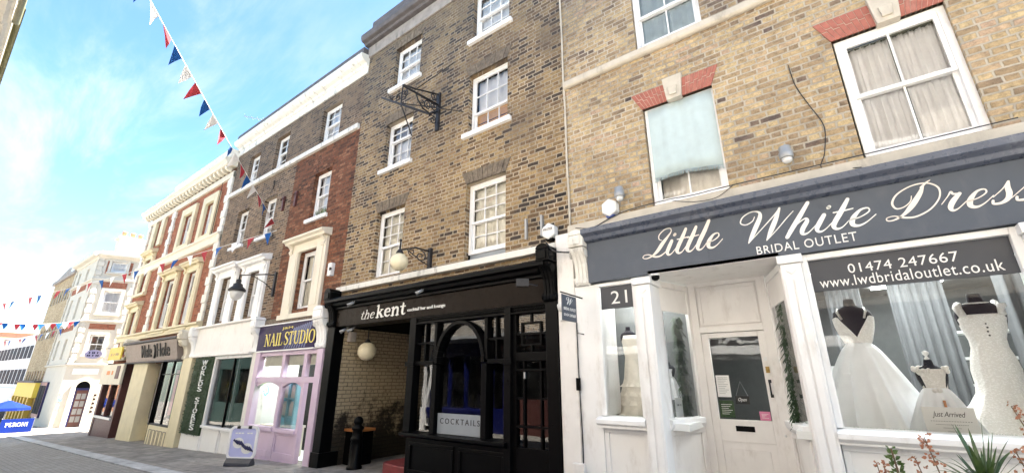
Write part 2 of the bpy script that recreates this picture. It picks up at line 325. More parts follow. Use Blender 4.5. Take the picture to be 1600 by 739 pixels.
class MB:
    def __init__(s, fr=F0): s.v = []; s.f = []; s.fr = fr; s.sm = []; s.mi = []; s.cur = 0
    def add(s, pts, faces, smooth=False):
        b = len(s.v); s.v += [s.fr(*p) for p in pts]
        for f in faces: s.f.append([b+i for i in f]); s.sm.append(smooth); s.mi.append(s.cur)
        return s
    def box(s, x0, x1, y0, y1, z0, z1):
        return s.add([(x0, y0, z0), (x1, y0, z0), (x1, y1, z0), (x0, y1, z0), (x0, y0, z1), (x1, y0, z1), (x1, y1, z1), (x0, y1, z1)],
                     [(0, 3, 2, 1), (4, 5, 6, 7), (0, 1, 5, 4), (1, 2, 6, 5), (2, 3, 7, 6), (3, 0, 4, 7)])
    def quad(s, a, b, c, d): return s.add([a, b, c, d], [(0, 1, 2, 3)])
    def prof(s, x0, x1, pts):
        """profile of (y, z) points swept along u from x0 to x1, capped"""
        n = len(pts)
        s.add([(x0, y, z) for y, z in pts]+[(x1, y, z) for y, z in pts],
              [(i, (i+1) % n, n+(i+1) % n, n+i) for i in range(n)]+[tuple(range(n))[::-1], tuple(range(n, 2*n))])
        return s
    def plate(s, pts, y0, y1):
        """outline of (u, z) points extruded from y0 to y1"""
        n = len(pts)
        return s.add([(x, y0, z) for x, z in pts]+[(x, y1, z) for x, z in pts],
                     [tuple(range(n)), tuple(range(2*n-1, n-1, -1))]+[(i, n+i, n+(i+1) % n, (i+1) % n) for i in range(n)])
    def tube(s, pts, r, n=8, closed=False):
        P = [Vector(p) for p in pts]; m = len(P); rs = r if isinstance(r, (list, tuple)) else [r]*m
        vs = []; ref = None
        for i in range(m):
            if closed: d = P[(i+1) % m]-P[i-1]
            else: d = P[min(i+1, m-1)]-P[max(i-1, 0)]
            d = d.normalized() if d.length > 1e-9 else Vector((0, 0, 1))
            if ref is None: ref = Vector((0, 0, 1)) if abs(d.z) < .9 else Vector((1, 0, 0))
            a = d.cross(ref); a = a.normalized() if a.length > 1e-6 else Vector((1, 0, 0)); b = d.cross(a); ref = b.cross(d) if b.length else ref
            for k in range(n):
                th = 2*math.pi*k/n; vs.append(tuple(P[i]+rs[i]*(math.cos(th)*a+math.sin(th)*b)))
        fs = []
        for i in range(m if closed else m-1):
            j = (i+1) % m
            for k in range(n): fs.append((i*n+k, i*n+(k+1) % n, j*n+(k+1) % n, j*n+k))
        if not closed: fs += [tuple(range(n))[::-1], tuple(range((m-1)*n, m*n))]
        return s.add(vs, fs, True)
    def lathe(s, cx, cy, prof, n=24, ex=1, ey=1, smooth=True, fold=None):
        """prof: (radius, z) rings, closed at both ends; fold(th, i) scales the radius"""
        vs = []; m = len(prof)
        for i, (r, z) in enumerate(prof):
            for k in range(n):
                th = 2*math.pi*k/n; q = r*(fold(th, i/(m-1)) if fold else 1)
                vs.append((cx+q*ex*math.cos(th), cy+q*ey*math.sin(th), z))
        fs = [(i*n+k, i*n+(k+1) % n, (i+1)*n+(k+1) % n, (i+1)*n+k) for i in range(m-1) for k in range(n)]
        fs += [tuple(range(n))[::-1], tuple(range((m-1)*n, m*n))]
        return s.add(vs, fs, smooth)
    def sphere(s, c, r, n=20):
        return s.lathe(c[0], c[1], [(max(1e-4, r*math.sin(math.pi*i/n)), c[2]-r*math.cos(math.pi*i/n)) for i in range(n+1)], n)
    def build(s, name, mats, parent=None, bevel=0):
        off = Vector((0, 0, 0)); p = parent
        while p is not None: off += Vector(p.location); p = p.parent
        me = bpy.data.meshes.new(name)
        me.from_pydata([(v[0]-off.x, v[1]-off.y, v[2]-off.z) for v in s.v], [], s.f)
        for m in (mats if isinstance(mats, (list, tuple)) else [mats]): me.materials.append(M[m] if isinstance(m, str) else m)
        me.polygons.foreach_set('use_smooth', s.sm); me.polygons.foreach_set('material_index', s.mi); me.update()
        o = bpy.data.objects.new(name, me); C.objects.link(o); o.parent = parent
        if bevel:
            b = o.modifiers.new('edge', 'BEVEL'); b.width = bevel; b.segments = 2; b.limit_method = 'ANGLE'; b.angle_limit = R(40)
        return o

def tag(o, label, cat, group=None, kind=None):
    o['label'] = label; o['category'] = cat
    if group: o['group'] = group
    if kind: o['kind'] = kind
    return o
def thing(name, label, cat, loc=(0, 0, 0), group=None):
    o = bpy.data.objects.new(name, None); C.objects.link(o); o.location = loc; o.empty_display_size = .2
    return tag(o, label, cat, group)
def struct(o): o['kind'] = 'structure'; return o

def textmesh(body, shear=0, bold=0, spacing=1, ext=0):
    cu = bpy.data.curves.new('t', 'FONT'); cu.body = body; cu.shear = shear; cu.offset = bold; cu.space_character = spacing; cu.extrude = ext; cu.resolution_u = 4
    o = bpy.data.objects.new('t', cu); C.objects.link(o)
    dg = bpy.context.evaluated_depsgraph_get(); me = bpy.data.meshes.new_from_object(o.evaluated_get(dg))
    vs = [tuple(v.co) for v in me.vertices]; fs = [tuple(p.vertices) for p in me.polygons]
    bpy.data.objects.remove(o); bpy.data.curves.remove(cu); bpy.data.meshes.remove(me)
    return vs, fs
def text(body, x0, x1, z0, z1, y, mat, parent, fr=F0, shear=0, bold=0, spacing=1, depth=.006, name='lettering', flip=False):
    """lettering fitted to the rectangle x0..x1, z0..z1 on plane d = y, standing out by depth towards -d"""
    vs, fs = textmesh(body, shear, bold, spacing, .5)
    xs = [v[0] for v in vs]; ys = [v[1] for v in vs]
    a, b, c, d = min(xs), max(xs), min(ys), max(ys)
    mb = MB(fr)
    mb.add([(x0+(v[0]-a)/(b-a)*(x1-x0), y-depth*(.5+v[2]), z0+(v[1]-c)/(d-c)*(z1-z0)) for v in vs], fs)
    return mb.build(name, mat, parent)

def wall(mb, u0, u1, z0, z1, d, holes, reveal=.115):
    """sheet with openings and their reveals; holes are (u0, u1, z0, z1)"""
    us = sorted(set([u0, u1]+[h[i] for h in holes for i in (0, 1) if u0 < h[i] < u1]))
    zs = sorted(set([z0, z1]+[h[i] for h in holes for i in (2, 3) if z0 < h[i] < z1]))
    for i in range(len(us)-1):
        for j in range(len(zs)-1):
            cu, cz = (us[i]+us[i+1])/2, (zs[j]+zs[j+1])/2
            if any(h[0] < cu < h[1] and h[2] < cz < h[3] for h in holes): continue
            mb.quad((us[i], d, zs[j]), (us[i+1], d, zs[j]), (us[i+1], d, zs[j+1]), (us[i], d, zs[j+1]))
    for a, b, c, e in holes:
        q = d+reveal
        mb.quad((a, d, c), (a, q, c), (a, q, e), (a, d, e)); mb.quad((b, q, c), (b, d, c), (b, d, e), (b, q, e))
        mb.quad((a, d, e), (a, q, e), (b, q, e), (b, d, e)); mb.quad((a, q, c), (a, d, c), (b, d, c), (b, q, c))

def shell(mb, u0, u1, z0, z1, d, deep=6):
    """sides, back and top of a building body behind its front sheet"""
    mb.quad((u0, d, z0), (u0, d, z1), (u0, d+deep, z1), (u0, d+deep, z0)); mb.quad((u1, d, z0), (u1, d+deep, z0), (u1, d+deep, z1), (u1, d, z1))
    mb.quad((u0, d+deep, z0), (u0, d+deep, z1), (u1, d+deep, z1), (u1, d+deep, z0))
    mb.quad((u0, d, z1), (u1, d, z1), (u1, d+deep, z1), (u0, d+deep, z1))

def sash(parent, u0, u1, z0, z1, d, cols=3, rt=2, rb=2, rail=.5, fr=F0, mat='white', sill=None, blind=None, glass='glass_up', fw=.05, open_top=0, bar=.02, sill_mat='white', label=None):
    """sash window in an opening; d is the depth of the frame face"""
    m = MB(fr); zr = z0+(z1-z0)*rail
    m.box(u0, u0+fw, d, d+.07, z0, z1); m.box(u1-fw, u1, d, d+.07, z0, z1)
    m.box(u0+fw, u1-fw, d, d+.07, z1-fw, z1); m.box(u0+fw, u1-fw, d, d+.07, z0, z0+fw*.6)
    a, b = u0+fw, u1-fw
    def leaf(za, zb, dd, cols, rows, lo, hi):
        st = .04
        m.box(a, a+st, dd, dd+.035, za, zb); m.box(b-st, b, dd, dd+.035, za, zb)
        m.box(a+st, b-st, dd, dd+.035, za, za+lo); m.box(a+st, b-st, dd, dd+.035, zb-hi, zb)
        A, B, Z0, Z1 = a+st, b-st, za+lo, zb-hi
        xs = [A+(B-A)*i/cols for i in range(cols+1)]
        for x in xs[1:-1]: m.box(x-bar/2, x+bar/2, dd+.004, dd+.03, Z0, Z1)
        for j in range(1, rows):
            z = Z0+(Z1-Z0)*j/rows
            for i in range(cols):
                l = xs[i]+(bar/2 if i else 0); r_ = xs[i+1]-(bar/2 if i < cols-1 else 0)
                m.box(l, r_, dd+.004, dd+.03, z-bar/2, z+bar/2)
        return (A, B, Z0, Z1, dd+.018)
    gs = [leaf(zr-.02, z1-fw-open_top, d+.012, cols, rt, .045, .045), leaf(z0+fw*.6, zr+.02, d+.05, cols, rb, .07, .04)]
    w = m.build('window', mat, parent, bevel=.003)
    if label: w['label'] = label
    g = MB(fr)
    for A, B, Z0, Z1, dd in gs: g.quad((A, dd, Z0), (B, dd, Z0), (B, dd, Z1), (A, dd, Z1))
    g.build('glass', glass, w)
    if sill:
        s = MB(fr); s.box(u0-sill, u1+sill*.6, d-.115-.07, d-.002, z0-.10, z0-.004); s.build('sill', sill_mat, w, bevel=.008)
    if blind: drape(w, blind, u0+fw, u1-fw, z0+.05, z1-.04, d+.108, fr, amp=.009)
    return w

def drape(parent, mat, u0, u1, z0, z1, d, fr=F0, amp=.012, waves=6, name='curtain', n=40, hem=0, th=.004):
    m = MB(fr); vs = []; ph = random.random()*6
    for side in (0, 1):
        for j in range(7):
            for i in range(n+1):
                q = i/n; f = 1-.25*j/6
                vs.append((u0+(u1-u0)*q, d+side*th+amp*f*math.sin(q*waves*6.283+ph)+amp*.5*math.sin(q*waves*2.7*6.283+ph*2), (z0+hem*math.sin(q*3.1+.4)) + (z1-z0-hem*math.sin(q*3.1+.4))*j/6))
    k = 7*(n+1)
    fs = []
    for j in range(6):
        for i in range(n):
            a = j*(n+1)+i
            fs += [(a, a+1, a+n+2, a+n+1), (k+a, k+a+n+1, k+a+n+2, k+a+1)]
    for i in range(n): fs += [(i, k+i, k+i+1, i+1), (6*(n+1)+i, 6*(n+1)+i+1, k+6*(n+1)+i+1, k+6*(n+1)+i)]
    m.add(vs, fs, True)
    return m.build(name, mat, parent)

def zg(x): return -1.33+.034*x
WY = 5.3
def P(x, z, y): return x*y/WY, z*y/WY      # a place read on the wall plane, carried to plane y

# ================================================================== SETTING: ground
def sheet(name, x0, x1, y0, y1, dz, mat):
    m = MB(); n = 40
    xs = [x0+(x1-x0)*i/n for i in range(n+1)]
    for i in range(n): m.quad((xs[i], y0, zg(xs[i])+dz), (xs[i+1], y0, zg(xs[i+1])+dz), (xs[i+1], y1, zg(xs[i+1])+dz), (xs[i], y1, zg(xs[i])+dz))
    return struct(m.build(name, mat))
sheet('ground', -300, 200, -200, 200, -.03, 'earth')
sheet('road', -120, 60, -1.2, 3.3, -.012, 'road')
m = MB(); x0, x1 = -120, 60
m.prof(x0, x1, [(3.3, 0), (3.3, 1), (3.62, 1), (3.62, 0)])   # the pale granite band between road and pavement
m.v = [(x, y, zg(x)+(.012 if z > .5 else -.1)) for x, y, z in m.v]
struct(m.build('kerb', 'kerb'))
m = MB(); m.prof(x0, x1, [(3.62, 0), (3.62, 1), (5.5, 1), (5.5, 0)]); m.v = [(x, y, zg(x)+(.008 if z > .5 else -.1)) for x, y, z in m.v]
struct(m.build('pavement', 'slab'))

# ================================================================== 21: bridal shop building
def lintel(parent, x0, x1, z0, z1, xt0, xt1, kx0, kx1, y, kz):
    """splayed red gauged-brick arch with a stone keystone"""
    m = MB()
    for a, b, c, d in ((x0, kx0+.02, xt0, kx0), (kx1-.02, x1, kx1, xt1)):
        n = 8
        for i in range(n):
            f0, f1 = i/n, (i+1)/n-.012*8/n
            q = [a+(b-a)*f0, a+(b-a)*f1, c+(d-c)*f1, c+(d-c)*f0]
            zs = z0+(z1-z0)*(.5+.12*(i % 2))
            g = .006
            xm0 = q[0]+(q[3]-q[0])*(zs-z0)/(z1-z0); xm1 = q[1]+(q[2]-q[1])*(zs-z0)/(z1-z0)
            m.plate([(q[0], z0), (q[1], z0), (xm1, zs-g), (xm0, zs-g)], y-.016, y+.05)
            m.plate([(xm0, zs+g), (xm1, zs+g), (q[2], z1), (q[3], z1)], y-.016, y+.05)
    m.cur = 1
    m.plate([(x0+.01, z0+.004), (x1-.01, z0+.004), (xt1-.01, z1-.004), (xt0+.01, z1-.004)], y-.010, y-.004)
    o = m.build('brick_arch', ['red_lintel', 'mortar'], parent)
    k = MB(); k.plate([(kx0+.025, z0-.02), (kx1-.025, z0-.02), (kx1+.01, kz), (kx0-.01, kz)], y-.06, y+.04)
    k.plate([(kx0+.075, z0+.03), (kx1-.075, z0+.03), (kx1-.06, z0+.16), (kx0+.06, z0+.16)], y-.085, y-.058)
    k.build('keystone', 'stone', o, bevel=.008)

B1 = thing('bridal_shop_building', 'yellow brick terrace house with white bridal shopfront and red brick window arches', 'building', (-.5, 5.3, zg(-.5)))
m = MB()
HW1 = (-1.635, -.71, 2.14, 3.60); HW2 = (.55, 1.48, 2.14, 3.60); HW3 = (-1.63, -.70, 4.62, 6.0); HW4 = (.55, 1.48, 4.62, 6.0)
wall(m, -2.85, 5, 1.55, 9.2, WY, [HW1, HW2, HW3, HW4], .1)
shell(m, -2.845, 5, -2, 9.2, WY+.004, 8)
m.build('wall', 'br_lwd', B1)
m = MB(); m.prof(-2.85, 5, [(5.3, 4.60), (5.22, 4.58), (5.22, 4.49), (5.25, 4.47), (5.3, 4.47)]); m.build('string_course', 'stone', B1, bevel=.01)
lintel(B1, -1.63, -.715, 3.60, 3.87, -1.77, -.60, -1.30, -1.06, WY, 3.93)
lintel(B1, .55, 1.48, 3.60, 3.88, .43, 1.60, .93, 1.17, WY, 3.94)
w1 = sash(B1, -1.62, -.71, 2.14, 3.60, WY+.05, 2, 1, 1, .42, fw=.055)
w2 = sash(B1, .57, 1.48, 2.14, 3.60, WY+.05, 2, 1, 1, .5, fw=.06)
sash(B1, -1.62, -.70, 4.66, 6.0, WY+.05, 2, 1, 1, .42, fw=.055, blind='paleblue'); sash(B1, .57, 1.48, 4.66, 6.0, WY+.05, 2, 1, 1, .42, fw=.055)
m = MB(); m.box(-2.84, 5, 10, 10.05, -1.5, 9.1); m.box(-2.84, 5, 5.62, 10, 1.42, 1.47); m.box(-2.84, 5, 5.5, 10, 4.2, 4.3); m.build('inner_partition', 'dark_room', B1)
# stone course over the shopfront
m = MB(); m.box(-2.86, 1.95, 5.2, 5.31, 1.93, 2.10); m.build('stone_course', 'stone', B1, bevel=.012)
m = MB(); m.prof(-2.52, 1.62, [(5.2, 1.93), (4.93, 1.90), (4.93, 1.83), (5.0, 1.80), (5.02, 1.755), (5.08, 1.74), (5.2, 1.74)]); m.build('cornice', 'bluegrey_trim', B1, bevel=.006)
def scroll_console(parent, x0, x1, yb, z0, z1, mat, dep=.22, name='console'):
    """carved bracket: a scrolled block above a fluted, tapering drop"""
    h = z1-z0; m = MB()
    prof = [(yb, z0), (yb-dep*.30, z0), (yb-dep*.42, z0+h*.04), (yb-dep*.36, z0+h*.1), (yb-dep*.34, z0+h*.2), (yb-dep*.42, z0+h*.38), (yb-dep*.62, z0+h*.52), (yb-dep*.86, z0+h*.60), (yb-dep*.92, z0+h*.66), (yb-dep*.80, z0+h*.68), (yb, z0+h*.68)]
    m.prof(x0+.01, x1-.01, prof)
    w = x1-x0
    for k in range(3):
        xa = x0+.02+(w-.04)*k/3+.008; xb = x0+.02+(w-.04)*(k+1)/3-.008
        m.prof(xa, xb, [(y-.016 if y < yb else y, z) for y, z in prof[:9]]+[(yb, z0+h*.66)])
    m.box(x0-.008, x1+.008, yb-dep*.98, yb, z0+h*.69, z0+h*.90)
    m.box(x0+.03, x1-.03, yb-dep*1.06, yb-dep*.985, z0+h*.72, z0+h*.87)
    n = 12; r_ = w/2+.004; cx = (x0+x1)/2
    arc = [(cx+r_*math.cos(math.pi*i/n), z0+h*.905+h*.10*math.sin(math.pi*i/n)) for i in range(n+1)]
    m.plate(arc, yb-dep*1.0, yb)
    for s in (x0-.012, x1-.004):    # scroll eyes on both cheeks
        m.tube([(s, yb-dep*.60, z0+h*.57), (s+.016, yb-dep*.60, z0+h*.57)], dep*.24, 14)
    m.tube([(x0-.012, yb-dep*.25, z0+h*.09), (x1+.012, yb-dep*.25, z0+h*.09)], dep*.2, 12)
    return m.build(name, mat, parent, bevel=.006)
scroll_console(B1, -2.73, -2.52, 5.2, 1.18, 1.92, 'white_old', .24)
scroll_console(B1, 1.63, 1.84, 5.2, 1.18, 1.92, 'white_old', .24)
# stone pier between the two shops and the plain white pier of the shopfront
m = MB(); m.box(-3.02, -2.76, 5.14, 5.6, -2, 1.80); m.box(-3.05, -2.76, 5.17, 5.6, 1.80, 1.98); m.box(-2.86, -2.70, 5.08, 5.13, -1.6, -.96); m.build('pier', 'white_warm', B1, bevel=.01)
m = MB(); m.box(-2.76, -2.46, 5.16, 5.6, -2, 1.18); m.box(-2.46, -2.40, 5.14, 5.6, -.42, 1.18)
# left display window surround, sill and panelled stall riser
m.box(-2.40, -1.955, 5.14, 5.25, 1.135, 1.18); m.box(-1.955, -1.90, 5.14, 5.25, -.42, 1.18)
m.build('shopfront_frame', 'white', B1, bevel=.006)
def riser(x0, x1, z0, z1, y, fr=F0, mat='white', parent=B1):
    m = MB(fr); m.box(x0, x1, y, y+.05, z0, z1)
    r_ = .055
    m.box(x0+.001, x1-.001, y-.022, y-.001, z1-r_, z1-.002); m.box(x0+.001, x1-.001, y-.022, y-.001, z0+.002, z0+.14)
    m.box(x0+.001, x0+r_, y-.022, y-.001, z0+.14, z1-r_); m.box(x1-r_, x1-.001, y-.022, y-.001, z0+.14, z1-r_)
    return m.build('stall_riser', mat, parent, bevel=.006)
riser(-2.46, -1.92, -2, -.55, 5.20)
m = MB(); m.prof(-2.50, -1.905, [(5.04, -.455), (5.04, -.50), (5.08, -.52), (5.08, -.55), (5.3, -.55), (5.3, -.42), (5.10, -.43)]); m.build('sill', 'white', B1, bevel=.005)
def pilaster(x0, x1, y, z0, z1, cap=True, mat='white', parent=B1, back=5.45):
    m = MB(); w = x1-x0
    m.box(x0, x1, y, back, z0, z1-.09)
    for k in range(2):
        m.box(x0+.02+k*(w/2-.012), x0+w/2-.008+k*(w/2-.012), y-.014, y-.001, z0+.10, z1-.24)
    if cap:
        m.box(x0-.02, x1+.02, y-.03, back, z1-.085, z1-.002)
        m.plate([(x0+w*.2, z1-.15), (x0+w*.5, z1-.20), (x0+w*.8, z1-.15)], y-.018, y-.002)
    m.box(x0-.008, x1+.008, y-.022, back-.001, z0-.001, z0+.08)
    return m.build('pilaster', mat, parent, bevel=.005)
pilaster(-1.895, -1.70, 5.06, -1.50, 1.17)
pilaster(-.345, -.165, 5.06, -1.50, 1.19)
pilaster(1.35, 1.58, 5.06, -1.50, 1.19)
# recessed lobby: canted side lights, door, fanlight panel, ceiling
YD = 6.0
frL = Fr((-1.72, 5.28), (.22, .72)); frR = Fr((-.60, 6.0), (.23, -.72))
def cant(fr, L, sgn):
    m = MB(fr)
    m.box(0, .05, 0, .05, -.55, 1.17); m.box(L-.07, L, 0, .05, -2, 1.17); m.box(.05, L-.07, 0, .05, 1.10, 1.17)
    m.build('shopfront_frame', 'white_warm', B1, bevel=.005)
    m = MB(fr); m.box(.055, L-.075, .012, .03, .80, 1.095); m.build('transom_panel', 'white_warm', B1)
    g = MB(fr); g.quad((.05, .02, -.43), (L-.07, .02, -.43), (L-.07, .02, .80), (.05, .02, .80)); g.build('shop_window', 'glass', B1)
    m = MB(fr); m.prof(0, L-.075, [(-.06, -.44), (-.06, -.50), (-.03, -.55), (.05, -.55), (.05, -.43)]); m.build('sill', 'white', B1, bevel=.005)
    riser(0, L-.07, -2, -.555, .005, fr, 'white_warm')
cant(frL, math.hypot(.22, .72), 1); cant(frR, math.hypot(.23, .72), 1)
m = MB(); m.box(-1.52, -1.42, YD-.01, YD+.1, -2, 1.2); m.box(-.70, -.60, YD-.01, YD+.1, -2, 1.2); m.box(-1.42, -.70, YD-.01, YD+.1, .555, .63); m.box(-1.42, -.70, YD, YD+.1, 1.15, 1.2)
m.build('door_frame', 'white_warm', B1, bevel=.005)
m = MB(); m.box(-1.42, -.70, YD+.03, YD+.06, .63, 1.15)
m.box(-1.40, -.72, YD+.012, YD+.029, 1.10, 1.13); m.box(-1.40, -.72, YD+.012, YD+.029, .65, .68); m.box(-1.40, -1.37, YD+.012, YD+.029, .68, 1.10); m.box(-.75, -.72, YD+.012, YD+.029, .68, 1.10)
m.build('transom_panel', 'white_warm', B1, bevel=.003)
m = MB(); m.box(-1.42, -1.34, YD+.02, YD+.065, -1.46, .55); m.box(-.78, -.70, YD+.02, YD+.065, -1.46, .55); m.box(-1.34, -.78, YD+.02, YD+.065, .49, .55)
m.box(-1.34, -.78, YD+.02, YD+.065, -.70, -.46); m.box(-1.34, -.78, YD+.032, YD+.065, -1.30, -.70); m.box(-1.34, -.78, YD+.02, YD+.065, -1.46, -1.30)
m.box(-1.27, -.85, YD+.022, YD+.031, -1.24, -.78)
DOOR = m.build('door', 'white_warm', B1, bevel=.005)
g = MB(); g.quad((-1.34, YD+.04, -.46), (-.78, YD+.04, -.46), (-.78, YD+.04, .49), (-1.34, YD+.04, .49)); g.build('glass', 'glass', DOOR)
m = MB(); m.box(-1.17, -.97, YD+.012, YD+.019, -.585, -.525); m.build('letter_plate', 'black', DOOR, bevel=.003)
m = MB(); m.tube([(-.735, YD+.015, -.03), (-.735, YD-.03, -.045), (-.735, YD-.03, -.17), (-.735, YD+.015, -.185)], .009, 8); m.box(-.75, -.72, YD+.008, YD+.019, -.045, -.01); m.box(-.75, -.72, YD+.008, YD+.019, -.205, -.17); m.build('handle', 'iron', DOOR)
m = MB(); m.tube([(-.735, YD+.0, .10), (-.735, YD+.019, .10)], .02, 14); m.box(-.755, -.715, YD+.01, YD+.019, .065, .135); m.build('lock', 'brass', DOOR); m = MB(); m.box(-.757, -.722, YD+.008, YD+.019, .20, .245); m.tube([(-.67, YD-.02, -.6), (-.67, YD-.009, -.6)], .014, 12); m.build('keypad', 'plastic', DOOR)
m = MB(); m.box(-1.72, -.34, 5.09, 6.1, 1.2, 1.24); m.box(-2.75, -1.72, 5.31, 6.2, 1.2, 1.24); m.box(-.34, 1.8, 5.31, 6.2, 1.2, 1.24); m.build('lobby_ceiling', 'white_warm', B1)
# right display window
m = MB(); m.box(-.165, -.11, 5.14, 5.25, -.42, 1.19); m.box(1.29, 1.35, 5.14, 5.25, -.42, 1.19); m.box(-.11, 1.29, 5.14, 5.25, 1.13, 1.19); m.build('shopfront_frame', 'white', B1, bevel=.006)
g = MB(); g.quad((-.11, 5.20, -.43), (1.29, 5.20, -.43), (1.29, 5.20, 1.13), (-.11, 5.20, 1.13)); g.build('shop_window', 'glass', B1)
g = MB(); g.quad((-2.40, 5.19, -.43), (-1.955, 5.19, -.43), (-1.955, 5.19, 1.135), (-2.40, 5.19, 1.135)); g.build('shop_window', 'glass', B1)
m = MB(); m.prof(-.165, 1.35, [(5.02, -.455), (5.02, -.50), (5.07, -.53), (5.07, -.55), (5.3, -.55), (5.3, -.42), (5.10, -.43)]); m.build('sill', 'white', B1, bevel=.005)
riser(-.16, 1.35, -2, -.555, 5.20)
m = MB(); m.box(1.58, 5, 5.2, 5.4, -2, 1.55); m.build('side_pier', 'white_warm', B1)
# inside of the shop
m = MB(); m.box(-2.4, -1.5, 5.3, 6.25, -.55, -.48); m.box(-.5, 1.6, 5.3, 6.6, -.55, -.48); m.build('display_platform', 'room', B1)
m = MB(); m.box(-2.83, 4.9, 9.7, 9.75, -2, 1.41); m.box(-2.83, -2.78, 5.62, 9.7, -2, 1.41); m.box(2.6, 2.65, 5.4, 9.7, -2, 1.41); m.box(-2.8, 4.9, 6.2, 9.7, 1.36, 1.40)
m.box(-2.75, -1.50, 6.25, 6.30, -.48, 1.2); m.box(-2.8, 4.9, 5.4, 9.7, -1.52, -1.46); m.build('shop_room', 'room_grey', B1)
m = MB(); m.box(.55, 1.35, 7.9, 8.8, 1.33, 1.355); m.build('ceiling_light_or_fill', 'lamp_or_fill', B1)
m = MB(); m.box(-.2, 1.3, 6.45, 6.95, 1.33, 1.355); m.build('ceiling_light_or_fill', 'lamp_or_fill', B1)  # unseen panel hidden by the fascia, added to brighten the gowns
m = MB(); m.box(-2.5, -1.9, 5.75, 6.1, 1.17, 1.195); m.build('ceiling_light_or_fill', 'lamp_or_fill', B1)  # unseen fill panel, added to brighten the narrow window display

for a, b, y in ((-.05, .35, 7.6), (.62, 1.15, 7.4), (1.5, 2.3, 7.0)):
    tag(drape(None, 'sheer', a, b, -.9, 1.3, y, amp=.03, waves=6, name='sheer_curtain'), {-.05: 'sheer grey-white curtain behind the left gown in the bridal shop', .62: 'sheer curtain hanging behind the flower girl dress', 1.5: 'sheer curtain behind the mermaid gown at the shop wall'}[a], 'curtain')
m = MB()
for z in (-.1, .25, .6): m.box(1.3, 2.55, 8.6, 9.0, z, z+.03)
m.box(-.2, .5, 9.2, 9.65, -1.4, .2); m.build('wall_shelf', 'room', B1)
# bridal fascia sign
S1 = thing('shop_sign', 'long blue-grey fascia board reading Little White Dress Bridal Outlet', 'sign', (-.45, 5.14, 1.2))
m = MB(); m.box(-2.515, 1.625, 5.09, 5.19, 1.20, 1.738); m.box(-1.002, -.998, 5.086, 5.09, 1.205, 1.735); m.build('sign_board', 'bluegrey', S1, bevel=.004)

